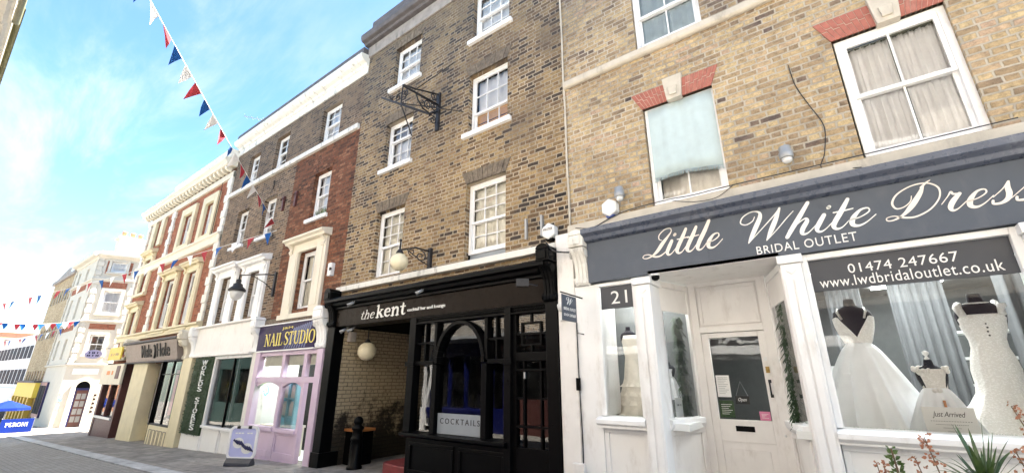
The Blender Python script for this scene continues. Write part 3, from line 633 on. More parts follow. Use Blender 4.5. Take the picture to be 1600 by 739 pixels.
def cat(pts, n=8):
    out = []; P_ = [pts[0]]+list(pts)+[pts[-1]]
    for i in range(1, len(P_)-2):
        a, b, c, d = P_[i-1:i+3]
        for k in range(n):
            s = k/n
            out.append(tuple(.5*(2*b[j]+(c[j]-a[j])*s+(2*a[j]-5*b[j]+4*c[j]-d[j])*s*s+(3*b[j]-a[j]-3*c[j]+d[j])*s**3) for j in range(3)))
    out.append(tuple(pts[-1])); return out
T = .05
GL = {
 'L': (1.05, [[(.62, 1.18, T), (.42, 1.30, .07), (.36, 1.62, .08), (.62, 1.95, .08), (.95, 1.98, .07), (1.08, 1.74, .07), (.94, 1.38, .16), (.70, .92, .30), (.50, .45, .26), (.22, .12, .12), (-.12, .0, .08), (-.36, .10, .07), (-.30, .27, .06), (0, .26, .09), (.36, .06, .14), (.72, .03, .12), (1.02, .25, .07), (1.18, .5, T)]]),
 'i': (.58, [[(0, .42, T), (.16, .78, T)], [(.22, 1.02, .24), (.14, .6, .29), (.10, .24, .26), (.22, .03, .16), (.40, .1, .07), (.58, .42, T)], [(.30, 1.40, .22), (.33, 1.46, .23)]]),
 't': (.60, [[(0, .42, T), (.22, .85, T)], [(.34, 1.72, .20), (.24, 1.1, .29), (.12, .5, .29), (.12, .2, .26), (.26, .03, .16), (.44, .1, .07), (.60, .42, T)], [(-.04, 1.05, .08), (.28, 1.06, .09), (.62, 1.10, .07)]]),
 'l': (.58, [[(0, .42, T), (.24, .95, T)], [(.42, 2.0, .22), (.30, 1.3, .29), (.14, .6, .30), (.12, .2, .26), (.24, .03, .16), (.42, .1, .07), (.58, .42, T)]]),
 'e': (.86, [[(0, .42, T), (.36, .52, .06), (.60, .76, .08), (.52, .98, .08), (.28, .92, .14), (.12, .52, .28), (.16, .16, .26), (.38, .02, .15), (.62, .16, .07), (.86, .52, T)]]),
 'W': (2.1, [[(.50, 1.72, T), (.46, 1.44, .07), (.22, 1.28, .08), (-.04, 1.46, .09), (-.02, 1.84, .08), (.28, 2.08, .08), (.62, 1.98, .14), (.74, 1.62, .28), (.68, .9, .32), (.62, .35, .24), (.58, .02, .07)], [(.58, .02, T), (.98, .85, .06), (1.34, 1.62, .08), (1.46, 1.98, .10)], [(1.46, 1.98, .14), (1.44, 1.3, .30), (1.38, .6, .30), (1.32, .02, .07)], [(1.32, .02, T), (1.62, .62, .06), (1.86, 1.2, .06), (2.06, 1.62, T)]]),
 'h': (.98, [[(0, .42, T), (.25, .9, T)], [(.44, 1.98, .22), (.28, 1.2, .30), (.12, .5, .29), (.02, .0, .24)], [(.10, .42, T), (.36, .86, .07), (.54, 1.0, .12), (.62, .82, .25), (.54, .4, .29), (.56, .12, .24), (.68, .03, .14), (.82, .12, .07), (.98, .42, T)]]),
 'D': (1.75, [[(.92, 1.86, .12), (.86, 1.4, .27), (.66, .75, .32), (.42, .28, .18), (.08, .02, .09), (-.18, .04, .08), (-.22, .22, .06), (.06, .26, .07), (.42, .08, .12), (.90, .02, .11), (1.38, .34, .09), (1.62, .95, .09), (1.50, 1.58, .10), (1.04, 1.98, .09), (.46, 1.98, .08), (-.02, 1.62, .10), (-.14, 1.12, .13), (.06, .72, .10), (.36, .74, .07), (.56, 1.02, .06), (.56, 1.34, T)], [(.86, 1.76, .14), (1.02, 2.02, .10), (1.14, 2.12, T)]]),
 'r': (.86, [[(0, .5, T), (.16, .92, .06), (.24, 1.16, .12), (.34, 1.02, .12), (.56, .98, .10)], [(.56, .98, .2), (.40, .62, .29), (.34, .26, .27), (.44, .04, .16), (.62, .10, .07), (.86, .46, T)]]),
 's': (.74, [[(0, .42, T), (.26, .82, .06), (.40, 1.18, .12)], [(.40, 1.12, .14), (.42, .82, .25), (.50, .5, .28), (.48, .2, .24), (.30, .02, .16), (.06, .04, .13), (.02, .22, .13)], [(.40, .06, T), (.58, .2, T), (.74, .42, T)]]),
}
def sf(x, z, w=.17): return [(x-w, z, .075), (x+w, z, .075)]
GS = {
 't': (.62, [[(.30, 1.34, .12), (.28, .9, .2), (.27, .3, .22), (.34, .06, .15), (.5, .05, .08), (.6, .15, .05)], [(.03, .96, .09), (.56, .96, .09)]]),
 'h': (.98, [[(.22, 1.5, .2), (.22, .02, .2)], [(.04, 1.47, .08), (.25, 1.47, .08)], sf(.22, .03), [(.28, .68, .1), (.48, .96, .15), (.68, .85, .2), (.73, .5, .2), (.73, .02, .2)], sf(.74, .03)]),
 'n': (.98, [[(.22, .97, .2), (.22, .02, .2)], [(.04, .95, .08), (.25, .95, .08)], sf(.22, .03), [(.28, .68, .1), (.48, .96, .15), (.68, .85, .2), (.73, .5, .2), (.73, .02, .2)], sf(.74, .03)]),
 'e': (.78, [[(.14, .54, .08), (.62, .56, .08)], [(.62, .56, .14), (.58, .85, .14), (.38, .97, .12), (.17, .8, .2), (.12, .5, .23), (.18, .2, .2), (.42, .03, .12), (.66, .2, .06)]]),
 'k': (.96, [[(.22, 1.5, .2), (.22, .02, .2)], [(.04, 1.47, .08), (.25, 1.47, .08)], sf(.22, .03), [(.28, .44, .09), (.66, .90, .10)], sf(.66, .95, .15), [(.42, .62, .2), (.74, .05, .2)], sf(.78, .03)]),
 'N': (1.12, [[(.2, .02, .09), (.2, 1.4, .09)], [(.2, 1.38, .2), (.86, .03, .2)], [(.86, .02, .09), (.86, 1.4, .09)], sf(.2, .03), sf(.16, 1.39, .14), sf(.86, 1.39)]),
 'A': (1.08, [[(.12, .02, .09), (.52, 1.4, .10)], [(.52, 1.4, .2), (.92, .02, .22)], [(.26, .48, .08), (.78, .48, .08)], sf(.12, .03, .15), sf(.92, .03)]),
 'I': (.5, [[(.24, .02, .21), (.24, 1.4, .21)], sf(.24, .03), sf(.24, 1.39)]),
 'L': (.86, [[(.24, .02, .21), (.24, 1.4, .21)], sf(.24, 1.39), [(.06, .04, .09), (.5, .04, .09), (.76, .06, .09), (.80, .38, .06)]]),
 'S': (.82, [[(.68, 1.05, .06), (.64, 1.32, .09), (.42, 1.41, .11), (.17, 1.25, .16), (.18, .95, .2), (.42, .74, .24), (.66, .5, .2), (.66, .2, .16), (.42, 0, .11), (.16, .06, .09), (.11, .38, .06)]]),
 'T': (.96, [[(.46, .02, .21), (.46, 1.38, .21)], sf(.46, .03), [(.06, 1.06, .06), (.08, 1.36, .09), (.84, 1.36, .09), (.86, 1.06, .06)]]),
 'U': (1.05, [[(.22, 1.4, .21), (.22, .5, .21), (.30, .14, .16), (.52, .02, .12), (.74, .14, .1), (.82, .5, .09), (.82, 1.4, .09)], sf(.22, 1.39), sf(.82, 1.39, .14)]),
 'D': (1.05, [[(.24, .02, .21), (.24, 1.4, .21)], [(.06, 1.37, .08), (.5, 1.37, .08), (.78, 1.2, .15), (.90, .7, .22), (.78, .2, .15), (.5, .03, .08), (.06, .03, .08)]]),
 'O': (1.12, [[(.54, 1.4, .10), (.24, 1.2, .16), (.13, .7, .22), (.24, .2, .16), (.54, .0, .10), (.84, .2, .16), (.95, .7, .22), (.84, 1.2, .16), (.54, 1.4, .10)]]),
 'P': (.90, [[(.24, .02, .21), (.24, 1.4, .21)], sf(.24, .03), [(.06, 1.37, .08), (.46, 1.37, .08), (.74, 1.22, .16), (.74, .88, .18), (.5, .68, .09), (.26, .66, .08)]]),
 'E': (.86, [[(.24, .02, .21), (.24, 1.4, .21)], [(.06, .04, .09), (.70, .05, .09), (.76, .34, .06)], [(.06, 1.37, .09), (.66, 1.36, .09), (.70, 1.08, .06)], [(.24, .72, .08), (.56, .72, .08)]]),
 'R': (1.0, [[(.24, .02, .21), (.24, 1.4, .21)], sf(.24, .03), [(.06, 1.37, .08), (.46, 1.37, .08), (.72, 1.22, .16), (.70, .90, .18), (.48, .72, .09), (.26, .70, .08)], [(.46, .72, .2), (.86, .03, .2)], sf(.92, .03, .1)]),
}
GL0 = GL
def serif(word, x0, x1, z0, z1, y, mat, parent, slant=0, fr=None, wk=1.0):
    global GL
    GL = GS
    o = script(word, x0, x1, z0, z1, y, mat, parent, slant, fr or F0, wk=wk)
    GL = GL0
    return o
def script(word, x0, x1, z0, z1, y, mat, parent, slant=.30, fr=F0, name='lettering', wk=1.0):
    """copperplate lettering drawn stroke by stroke"""
    S = []; cx = 0
    for ch in word:
        adv, st = GL[ch]
        for s in st: S.append([(x+cx+slant*z, z, w*wk) for x, z, w in cat(s, 10)])
        cx += adv
    ax = [p[0] for s in S for p in s]; az = [p[1] for s in S for p in s]
    kx = (x1-x0)/(max(ax)-min(ax)); kz = (z1-z0)/(max(az)-min(az)); mx, mz = min(ax), min(az)
    mb = MB(fr)
    for j, s in enumerate(S):
        pts = [Vector((x0+(p[0]-mx)*kx, z0+(p[1]-mz)*kz)) for p in s]; ws = [p[2]*kz*.5*1.02 for p in s]
        dy = y-.004-.0004*j; L, Rr = [], []
        for i, p in enumerate(pts):
            d = pts[min(i+1, len(pts)-1)]-pts[max(i-1, 0)]; d.normalize(); nn = Vector((-d.y, d.x))
            L.append(p+nn*ws[i]); Rr.append(p-nn*ws[i])
        n = len(pts)
        vs = [(p.x, dy, p.y) for p in L]+[(p.x, dy, p.y) for p in Rr]+[(p.x, y+.001, p.y) for p in L]+[(p.x, y+.001, p.y) for p in Rr]
        fs = []
        for i in range(n-1):
            fs += [(i, i+1, n+i+1, n+i), (i, 2*n+i, 2*n+i+1, i+1), (n+i, n+i+1, 3*n+i+1, 3*n+i)]
        mb.add(vs, fs)
        for e in (0, n-1):   # round ends
            r_ = ws[e]; k = 10
            mb.add([(pts[e].x, dy-.0002, pts[e].y)]+[(pts[e].x+r_*math.cos(6.2832*q/k), dy-.0002, pts[e].y+r_*math.sin(6.2832*q/k)) for q in range(k)], [(0, q+1, (q+1) % k+1) for q in range(k)])
    return mb.build(name, mat, parent)
q = 5.09/5.3
script('Little', -1.83*q, -.87*q, 1.455*q, 1.80*q, 5.09, 'letter', S1, wk=.86)
script('White', -.66*q, .52*q, 1.44*q, 1.80*q, 5.09, 'letter_w', S1, wk=.86)
script('Dress', .585*q, 1.60*q, 1.44*q, 1.77*q, 5.09, 'letter', S1, wk=.86)
text('BRIDAL OUTLET', -.55*q, .335*q, 1.297*q, 1.39*q, 5.09, 'letter_w', S1, spacing=1.12)

def small_sign(name, label, cat, x0, x1, z0, z1, y, th, mat, lines, bevel=.003):
    s = thing(name, label, cat, ((x0+x1)/2, y, z0))
    m = MB(); m.box(x0, x1, y, y+th, z0, z1); m.build('sign_board', mat, s, bevel=bevel)
    for body, a, b, c, d, mt in lines: text(body, a, b, c, d, y, mt, s, depth=.003, spacing=1.08)
    return s
q = 5.19/5.3
small_sign('number_sign', 'dark grey panel with white number 21 at top of narrow window', 'sign', -2.395, -1.958, .845, 1.132, 5.178, .008, 'darkgrey', [('21', -2.30*q, -2.08*q, .925*q, 1.09*q, 'letter_w')])
small_sign('web_address_sign', 'wide dark grey window panel with white telephone number and web address', 'sign', -.108, 1.288, .815, 1.128, 5.188, .008, 'darkgrey', [('01474 247667', .20*q, .985*q, .985*q, 1.075*q, 'letter_w'), ('www.lwdbridaloutlet.co.uk', -.05*q, 1.235*q, .865*q, .965*q, 'letter_w')])
# projecting sign, hung at right angles to the wall
fp = Fr((-2.66, 4.62), (0, 1))
HS = thing('hanging_sign', 'small blue-grey bridal sign projecting edge-on above the white pier', 'sign', (-2.66, 5.0, .7))
m = MB(fp); m.box(.0, .36, -.008, .008, .68, 1.00); m.build('sign_board', 'bluegrey', HS, bevel=.003)
script('W', .10, .26, .88, .975, -.008, 'letter_w', HS, fr=fp)
text('BRIDAL OUTLET', .03, .33, .81, .845, -.008, 'letter_w', HS, fr=fp, depth=.003); text('01474 247667', .03, .33, .735, .77, -.008, 'letter_w', HS, fr=fp, depth=.003)
m = MB(); m.tube([(-2.66, 4.6, 1.02), (-2.66, 5.17, 1.02)], .01); m.tube([(-2.66, 4.98, .68), (-2.66, 4.98, .55), (-2.66, 5.17, .55)], .008); m.build('bracket', 'iron', HS)

# ================================================================== Kent cocktail bar building
B2 = thing('cocktail_bar_building', 'tall sooty brick four storey house above black cocktail bar front', 'building', (-5.8, 5.3, zg(-5.8)))
def op(x0, x1, z0, z1): return (x0*1.019, x1, z0, z1)
K = dict(a3=op(-7.36, -6.555, 6.58, 7.74), b3=op(-4.85, -3.995, 6.62, 7.85), a2=op(-7.42, -6.64, 4.44, 5.62), b2=op(-4.90, -4.03, 4.44, 5.76), a1=op(-7.44, -6.67, 1.97, 3.42), b1=op(-4.88, -4.06, 1.90, 3.38))
m = MB(); wall(m, -8.66, -2.855, 1.08, 8.06, WY, K.values(), .115)
shell(m, -8.655, -2.86, 1.08, 9.0, WY+.004, 9); m.quad((-8.655, 5.305, 8), (-2.86, 5.305, 8), (-2.86, 5.305, 9), (-8.655, 5.305, 9)); m.build('wall', 'br_kent', B2)
m = MB(); m.box(-8.66, -2.86, 5.255, 5.303, 8.06, 8.40); m.build('stone_band', 'stone_soot', B2, bevel=.01)
m = MB(); m.prof(-8.72, -2.86, [(5.31, 8.40), (5.16, 8.41), (5.14, 8.46), (5.05, 8.48), (5.02, 8.56), (5.02, 8.66), (5.31, 8.74)]); m.box(-8.5, -2.86, 5.18, 5.7, 8.745, 9.1); m.build('cornice', 'lead', B2, bevel=.012)
m = MB(); m.box(-8.64, -2.9, 6.6, 6.65, 1.1, 8.9)
for z in (1.5, 3.9, 6.2): m.box(-8.64, -2.9, 5.45, 6.6, z, z+.1)
m.build('inner_partition', 'dark_room', B2)
def flat_arch(parent, h, y=WY, ht=.24, mat='soot_lintel', sp=.12):
    m = MB(); a, b, c, d = h
    n = 9
    for i in range(n):
        f0, f1 = i/n+.006, (i+1)/n-.006
        m.plate([(a+(b-a)*f0, d), (a+(b-a)*f1, d), (a-sp+(b-a+2*sp)*f1, d+ht), (a-sp+(b-a+2*sp)*f0, d+ht)], y-.012-.004*(i % 2), y+.02)
    m.build('window_arch', mat, parent)
for k, h in K.items(): flat_arch(B2, h)
fd = WY+.115
def fitw(h, dz0=.0): return dict(u0=h[0], u1=h[1]+.03, z0=h[2]+dz0, z1=h[3]+.0)
sash(B2, **fitw(K['a3']), d=fd, cols=3, sill=.09, blind='net')
sash(B2, **fitw(K['b3']), d=fd, cols=3, sill=.09, blind='net')
w = sash(B2, **fitw(K['a2']), d=fd, cols=3, sill=.09, rail=.62, label='sash window with its upper half boarded in grey')
m = MB(); m.box(K['a2'][0]+.06, K['a2'][1]-.02, fd+.10, fd+.115, K['a2'][2]+.75, K['a2'][3]-.05); m.build('board', 'grey_board', w)
drape(w, 'net', K['a2'][0]+.06, K['a2'][1]-.02, K['a2'][2]+.05, K['a2'][2]+.74, fd+.14)
w = sash(B2, **fitw(K['b2']), d=fd, cols=3, sill=.10, rail=.36, rb=1, label='sash window with orange-brown board behind its lower half')
m = MB(); m.box(K['b2'][0]+.07, K['b2'][1]-.02, fd+.074, fd+.085, K['b2'][2]+.05, K['b2'][2]+.25); m.box(K['b2'][0]+.07, K['b2'][1]-.02, fd+.074, fd+.085, K['b2'][2]+.275, K['b2'][2]+.46); m.build('board', 'board', w)
drape(w, 'net', K['b2'][0]+.06, K['b2'][1]-.02, K['b2'][2]+.5, K['b2'][3]-.04, fd+.14)
w = sash(B2, **fitw(K['a1']), d=fd, cols=3, rt=3, rb=2, rail=.46, blind='blind', glass='glass')
w = sash(B2, **fitw(K['b1'], .16), d=fd, cols=3, rt=3, rb=2, rail=.44, blind='blind', glass='glass', label='sash window raised on a grey board at its foot')
m = MB(); m.box(K['b1'][0]+.02, K['b1'][1], fd+.03, fd+.05, K['b1'][2]-.02, K['b1'][2]+.155); m.build('board', 'frost', w)
# first-floor course
m = MB(); m.box(-8.62, -3.06, 5.17, 5.31, 1.775, 1.885); m.build('string_course', 'white_old', B2, bevel=.012)
# black shopfront
m = MB(); m.prof(-8.60, -3.12, [(5.31, 1.68), (4.97, 1.60), (4.93, 1.56), (4.93, 1.51), (5.0, 1.49), (5.02, 1.44), (5.10, 1.42), (5.10, 1.38), (5.31, 1.38)]); m.build('shop_cornice', 'black', B2, bevel=.006)
FX0 = -8.36
for a, b in ((-8.64, -8.42), (-3.24, -3.04)):
    scroll_console(B2, a, b, 5.2, 1.02, 1.82, 'black', .27)
m = MB(); m.box(-8.64, -8.38, 5.12, 5.5, -1.75, 1.02); m.box(-8.66, -8.36, 5.10, 5.52, -1.75, -1.35); m.build('pilaster', 'black', B2, bevel=.008)
m = MB(); m.box(-3.22, -3.03, 5.12, 5.5, -1.75, 1.02); m.build('pilaster', 'black', B2, bevel=.008)
m = MB(); m.box(-8.42, -3.2, 5.19, 5.5, 1.02, 1.38); m.build('fascia_backing', 'black', B2)
# passage through the building
m = MB(); wall(m, 0, 6.2, -2.2, 1.02, 0, [])
m.v = [(-8.37, 5.35+x, z) for x, y, z in m.v]; m.build('passage_wall', 'br_pass', B2)
m = MB(); m.box(-8.40, -6.0, 5.5, 11.5, 1.02, 1.06); m.box(-8.5, -6.0, 11.5, 11.6, -2.2, 1.05); m.box(-6.0, -5.95, 5.5, 11.5, -2.2, 1.02); m.build('passage_lining', 'black_matt', B2)
m = MB()
for i in range(6):
    y0 = 5.5+i
    m.quad((-8.37, y0, zg(-8.37)+.004), (-5.97, y0, zg(-8.37)+.06), (-5.97, y0+1, zg(-8.37)+.06), (-8.37, y0+1, zg(-8.37)+.004))
m.build('passage_floor', 'slab', B2)
# black bar front: stall riser, posts, arched window, door
m = MB()
m.box(-6.05, -3.2, 5.22, 5.40, -2, -.90)
for a, b in ((-5.95, -4.95), (-4.85, -3.98)):
    m.box(a, b, 5.195, 5.219, -1.02, -.97); m.box(a, b, 5.195, 5.219, -1.42, -1.37); m.box(a, a+.05, 5.195, 5.219, -1.37, -1.02); m.box(b-.05, b, 5.195, 5.219, -1.37, -1.02)
m.build('stall_riser', 'black', B2, bevel=.008)
m = MB(); m.prof(-6.08, -3.90, [(5.08, -.83), (5.08, -.87), (5.13, -.90), (5.35, -.90), (5.35, -.81), (5.2, -.82)]); m.build('sill', 'black', B2, bevel=.006)
m = MB()
def post(x0, x1, y0=5.14, z0=-.82, z1=1.02): m.box(x0, x1, y0, 5.30, z0, z1)
post(-6.06, -5.90); post(-3.96, -3.84, z0=-1.9); post(-5.46, -5.36, 5.16, z1=.22); post(-4.40, -4.30, 5.16, z1=.22)
m.box(-5.90, -3.96, 5.17, 5.30, .90, 1.02)
m.box(-5.90, -5.46, 5.17, 5.30, .22, .28); m.box(-4.30, -3.96, 5.17, 5.30, .22, .28)
for x in (-5.70, -4.15): m.box(x-.015, x+.015, 5.2, 5.28, .28, .90); 
for a, b in ((-5.90, -5.715), (-5.685, -5.5), (-4.30, -4.165), (-4.135, -3.96)): m.box(a, b, 5.2, 5.28, .56, .59)
for x in (-6.12, -5.98, -3.95): pass
m.box(-6.09, -5.87, 5.11, 5.139, .20, .27); m.box(-3.99, -3.81, 5.11, 5.139, .20, .27)
# spandrel of the arched window
n = 20; cx = -4.88; rx, rz = .48, .60
arc = [(cx-rx*math.cos(math.pi*i/n), .24+rz*math.sin(math.pi*i/n)) for i in range(n+1)]
for i in range(n):
    (xa, za), (xb, zb) = arc[i], arc[i+1]
    m.add([(xa, 5.20, za), (xb, 5.20, zb), (xb, 5.20, zb+.0), (xa, 5.20, za)], [])
    oa = (cx+(xa-cx)*1.12, .24+(za-.24)*1.10); ob = (cx+(xb-cx)*1.12, .24+(zb-.24)*1.10)
    m.plate([(xa, za), (xb, zb), ob, oa], 5.15, 5.29)
m.box(-5.46, -5.40, 5.17, 5.29, .28, .90); m.box(-4.36, -4.30, 5.17, 5.29, .28, .90)
m.build('shopfront_frame', 'black', B2, bevel=.005)
g = MB(); g.quad((-5.90, 5.25, -.82), (-3.96, 5.25, -.82), (-3.96, 5.25, .90), (-5.90, 5.25, .90)); g.build('shop_window', 'glass_dark', B2)
m = MB(); m.box(-5.35, -4.41, 5.236, 5.243, -.81, -.515); FP = m.build('frosted_panel', 'frost', B2)
text('COCKTAILS', -5.29, -4.47, -.665, -.585, 5.235, 'ink', FP, spacing=1.35, depth=.003)
# carved frieze band over the glazing
m = MB(); m.box(-5.90, -3.2, 5.13, 5.169, .905, .92); m.box(-5.90, -3.2, 5.13, 5.169, 1.0, 1.015)
for i in range(60):
    x = -5.88+i*.0447; m.sphere((x+.018, 5.165, .96), .017, 6)
m.build('frieze', 'black', B2)
# glazed door with margin lights
m = MB()
m.box(-3.84, -3.24, 5.20, 5.28, .90, 1.02); m.box(-3.84, -3.78, 5.20, 5.28, -1.5, .90); m.box(-3.27, -3.22, 5.20, 5.28, -1.5, .90)
m.box(-3.78, -3.27, 5.20, 5.28, .24, .36); m.box(-3.78, -3.27, 5.20, 5.28, -1.5, -.88)
m.build('door_frame', 'black', B2, bevel=.004)
m = MB()
for x in (-3.66, -3.38): m.box(x-.015, x+.015, 5.215, 5.27, -.88, .24)
for za in (.12, -.26, -.62):
    for a, b in ((-3.78, -3.675), (-3.365, -3.27)): m.box(a, b, 5.215, 5.27, za-.015, za+.015)
for za in (.12, -.62): m.box(-3.645, -3.395, 5.215, 5.27, za-.015, za+.015)
D2 = m.build('door', 'black', B2, bevel=.003)
g = MB(); g.quad((-3.78, 5.245, -.88), (-3.27, 5.245, -.88), (-3.27, 5.245, .24), (-3.78, 5.245, .24)); g.build('glass', 'glass_dark', D2)
m = MB(); m.box(-3.64, -3.62, 5.185, 5.214, .0, .09); m.build('handle', 'steel', D2)
m = MB(); m.box(-3.78, -3.27, 5.215, 5.27, .60, .63)
m.box(-3.54, -3.51, 5.215, 5.27, .36, .47); m.box(-3.54, -3.51, 5.215, 5.27, .75, .90); m.box(-3.70, -3.35, 5.212, 5.272, .45, .475); m.box(-3.70, -3.35, 5.212, 5.272, .755, .78); m.box(-3.70, -3.67, 5.212, 5.272, .475, .60); m.box(-3.38, -3.35, 5.212, 5.272, .475, .60); m.box(-3.70, -3.67, 5.212, 5.272, .63, .755); m.box(-3.38, -3.35, 5.212, 5.272, .63, .755)
m.build('fanlight', 'black', B2, bevel=.003)
g = MB(); g.quad((-3.78, 5.245, .36), (-3.27, 5.245, .36), (-3.27, 5.245, .90), (-3.78, 5.245, .90)); g.build('glass', 'glass_dark', B2)
m = MB(); m.box(-5.9, -3.1, 8.5, 8.55, -2, 1.0); m.box(-5.93, -3.0, 5.4, 8.5, -1.9, -1.85); m.box(-3.08, -3.06, 5.3, 8.5, -2, 1); m.build('bar_room', 'dark_room', B2)
# fascia sign
S2 = thing('bar_sign', 'glossy dark brown fascia reading the kent cocktail bar and lounge', 'sign', (-5.8, 5.17, 1.05))
m = MB(); m.box(-8.40, -3.25, 5.155, 5.185, 1.03, 1.375); m.build('sign_board', 'brn_gloss', S2)
q = 5.15/5.3
serif('the', -7.76*q, -7.34*q, 1.115, 1.285, 5.15, 'letter_w', S2, slant=.22, wk=.85)
serif('kent', -7.28*q, -6.40*q, 1.115, 1.34, 5.15, 'letter_w', S2, slant=.05, wk=1.45)
text('cocktail bar and lounge', -6.34*q, -5.36*q, 1.13, 1.205, 5.15, 'letter_w', S2, bold=.008, depth=.012)
# downpipe between the houses
t_ = thing('downpipe', 'thin pale conduit running down the wall between the bar and bridal buildings', 'pipe', (-2.85, 5.25, 2.1))
m = MB(); m.tube([(-2.853+.004*math.sin(i), 5.275, 2.05+i*.25) for i in range(29)], .017); m.build('pipe', 'stone', t_)
m = MB()
for z in (2.9, 4.3, 5.8, 7.2): m.tube([(-2.853, 5.275, z), (-2.853, 5.275, z+.03)], .026)
m.build('clip', 'stone', t_)

# ================================================================== brown brick building over the nail studio
B3 = thing('nail_studio_building', 'brown brick terrace house with white parapet and pink nail studio shopfront', 'building', (-12.4, 5.3, zg(-12.4)))
N = dict(a3=op(-10.42, -9.67, 6.18, 7.27), b3=op(-13.05, -12.47, 6.18, 7.30), c3=op(-14.86, -14.38, 6.18, 7.22),
         a2=op(-10.35, -9.72, 3.92, 5.22), b2=op(-13.10, -12.58, 3.96, 5.18), c2=op(-14.92, -14.40, 3.98, 5.20),
         a1=op(-10.45, -9.80, 1.60, 3.05), b1=op(-13.10, -12.68, 1.62, 2.90), c1=op(-14.98, -14.55, 1.64, 2.98))
XR = -11.68
up = [h for k, h in N.items() if k[1] == '3' or k[0] in 'bc']
m = MB(); wall(m, -16.2, XR, .5, 7.62, WY, [h for k, h in N.items() if k[0] in 'bc'])
wall(m, XR, -8.665, 5.98, 7.62, WY, [N['a3']]); shell(m, -16.195, -8.67, -2.6, 8.3, WY+.004, 9); m.quad((-16.19, 5.306, 7.5), (-8.67, 5.306, 7.5), (-8.67, 5.306, 8.3), (-16.19, 5.306, 8.3)); m.build('wall', 'br_brown', B3)
m = MB(); wall(m, XR, -8.665, .5, 5.98, WY, [N['a2'], N['a1']]); o = m.build('rebuilt_wall', 'br_rust', B3); o['label'] = 'rough dark red rebuilt brickwork'
m = MB(); m.prof(-16.2, -8.62, [(5.31, 7.60), (5.27, 7.60), (5.27, 7.80), (5.23, 7.82), (5.21, 7.88), (5.12, 7.92), (5.06, 7.98), (5.04, 8.02), (5.04, 8.10), (5.31, 8.16)]); m.build('parapet_cornice', 'white_old', B3, bevel=.01)
m = MB(); m.box(-16.2, -8.67, 5.12, 5.5, 8.17, 8.36); m.build('parapet_coping', 'lead', B3, bevel=.02)
m = MB(); m.box(-16.2, -8.70, 5.22, 5.31, 5.96, 6.10); m.build('string_course', 'white_old', B3, bevel=.012)
m = MB(); m.box(-16.15, -8.75, 6.4, 6.45, -2, 8.2)
for z in (1.35, 3.6, 5.7): m.box(-16.15, -8.75, 5.45, 6.4, z, z+.1)
m.build('inner_partition', 'dark_room', B3)
for k in ('a3', 'b3', 'c3', 'a2', 'b2', 'c2'):
    if k[1] != '3': flat_arch(B3, N[k], ht=.26, mat='br_rust' if k == 'a2' else 'br_brown')
    w = sash(B3, **fitw(N[k]), d=fd, cols=3 if k[0] == 'a' else 2, sill=None if k[1] == '3' else .09, blind=None if k == 'b3' else 'net')
# stuccoed first-floor window surrounds with corbelled hoods
def hooded(parent, h, mat, y=WY, cap=True, wide=.30):
    a, b, c, d = h; m = MB()
    m.box(a-wide, a, y-.07, y+.02, c-.12, d+.22); m.box(b, b+wide, y-.07, y+.02, c-.12, d+.22); m.box(a, b, y-.07, y+.02, d, d+.22)
    m.box(a-wide-.03, b+wide+.03, y-.13, y+.02, c-.24, c-.121)
    m.box(a-wide+.10, a-.04, y-.085, y-.071, c+.02, d); m.box(b+.04, b+wide-.10, y-.085, y-.071, c+.02, d)
    s = m.build('window_surround', mat, parent, bevel=.01)
    k = MB()
    for xa in (a-wide+.03, b+wide-.17):
        k.prof(xa, xa+.14, [(y, d-.05), (y-.10, d-.02), (y-.13, d+.04), (y-.10, d+.10), (y-.14, d+.16), (y-.22, d+.218), (y, d+.218)])
    k.prof(a-wide-.08, b+wide+.08, [(y+.02, d+.222), (y-.19, d+.222), (y-.21, d+.27), (y-.28, d+.30), (y-.28, d+.35), (y+.02, d+.42)])
    k.build('hood', mat, s, bevel=.008)
    return s
for k, mt in (('a1', 'cream_pale'), ('b1', 'white'), ('c1', 'white')):
    hooded(B3, N[k], mt, wide=.42 if k == 'a1' else .40)
    sash(B3, **fitw(N[k]), d=fd, cols=2 if k == 'a1' else 1, rt=1, rb=1, blind='blind' if k == 'a1' else 'net', glass='glass')
m = MB(); m.box(-12.4, -8.68, 5.2, 5.31, 1.27, 1.42); m.build('stone_course', 'soot_lintel', B3, bevel=.02)
# pink shopfront
q = 5.2/5.3
for a, b in ((-9.24, -8.86), (-12.22, -11.95)):
    scroll_console(B3, a*q+.0, b*q, 5.22, .62, 1.50, 'white', .25)
m = MB()
def pk(x0, x1, z0, z1, y0=5.17, y1=5.27): m.box(x0*q, x1*q, y0, y1, z0*q, z1*q)
pk(-9.12, -8.90, -1.75, .62, 5.13); pk(-11.95, -11.74, -1.75, .62, 5.13)
pk(-11.74, -9.12, .53, .62); pk(-11.74, -9.12, -.08, .04, 5.15); pk(-10.66, -10.54, .04, .53); pk(-9.70, -9.58, .04, .53)
pk(-10.62, -10.50, -1.70, -.08); pk(-9.64, -9.54, -1.70, -.08); pk(-11.74, -10.62, -1.12, -1.04, 5.14); pk(-10.50, -9.64, -1.12, -1.04, 5.14)
pk(-11.74, -10.62, -1.75, -1.66); pk(-10.50, -9.64, -1.75, -1.66)
for a, b in ((-11.74, -10.62), (-10.50, -9.64)):   # arched heads
    n = 12; mid = (a+b)/2; hw = (b-a)/2
    for i in range(n):
        xa = a+(b-a)*i/n; xb = a+(b-a)*(i+1)/n
        za = -.19+.11*(1-((xa-mid)/hw)**2); zb = -.19+.11*(1-((xb-mid)/hw)**2)
        if min(-.081-za, -.081-zb) > .002 or 1: m.plate([(xa*q, min(za, -.082)*q), (xb*q, min(zb, -.082)*q), (xb*q, -.0805*q), (xa*q, -.0805*q)], 5.18, 5.26)
m.build('shopfront_frame', 'pink', B3, bevel=.006)
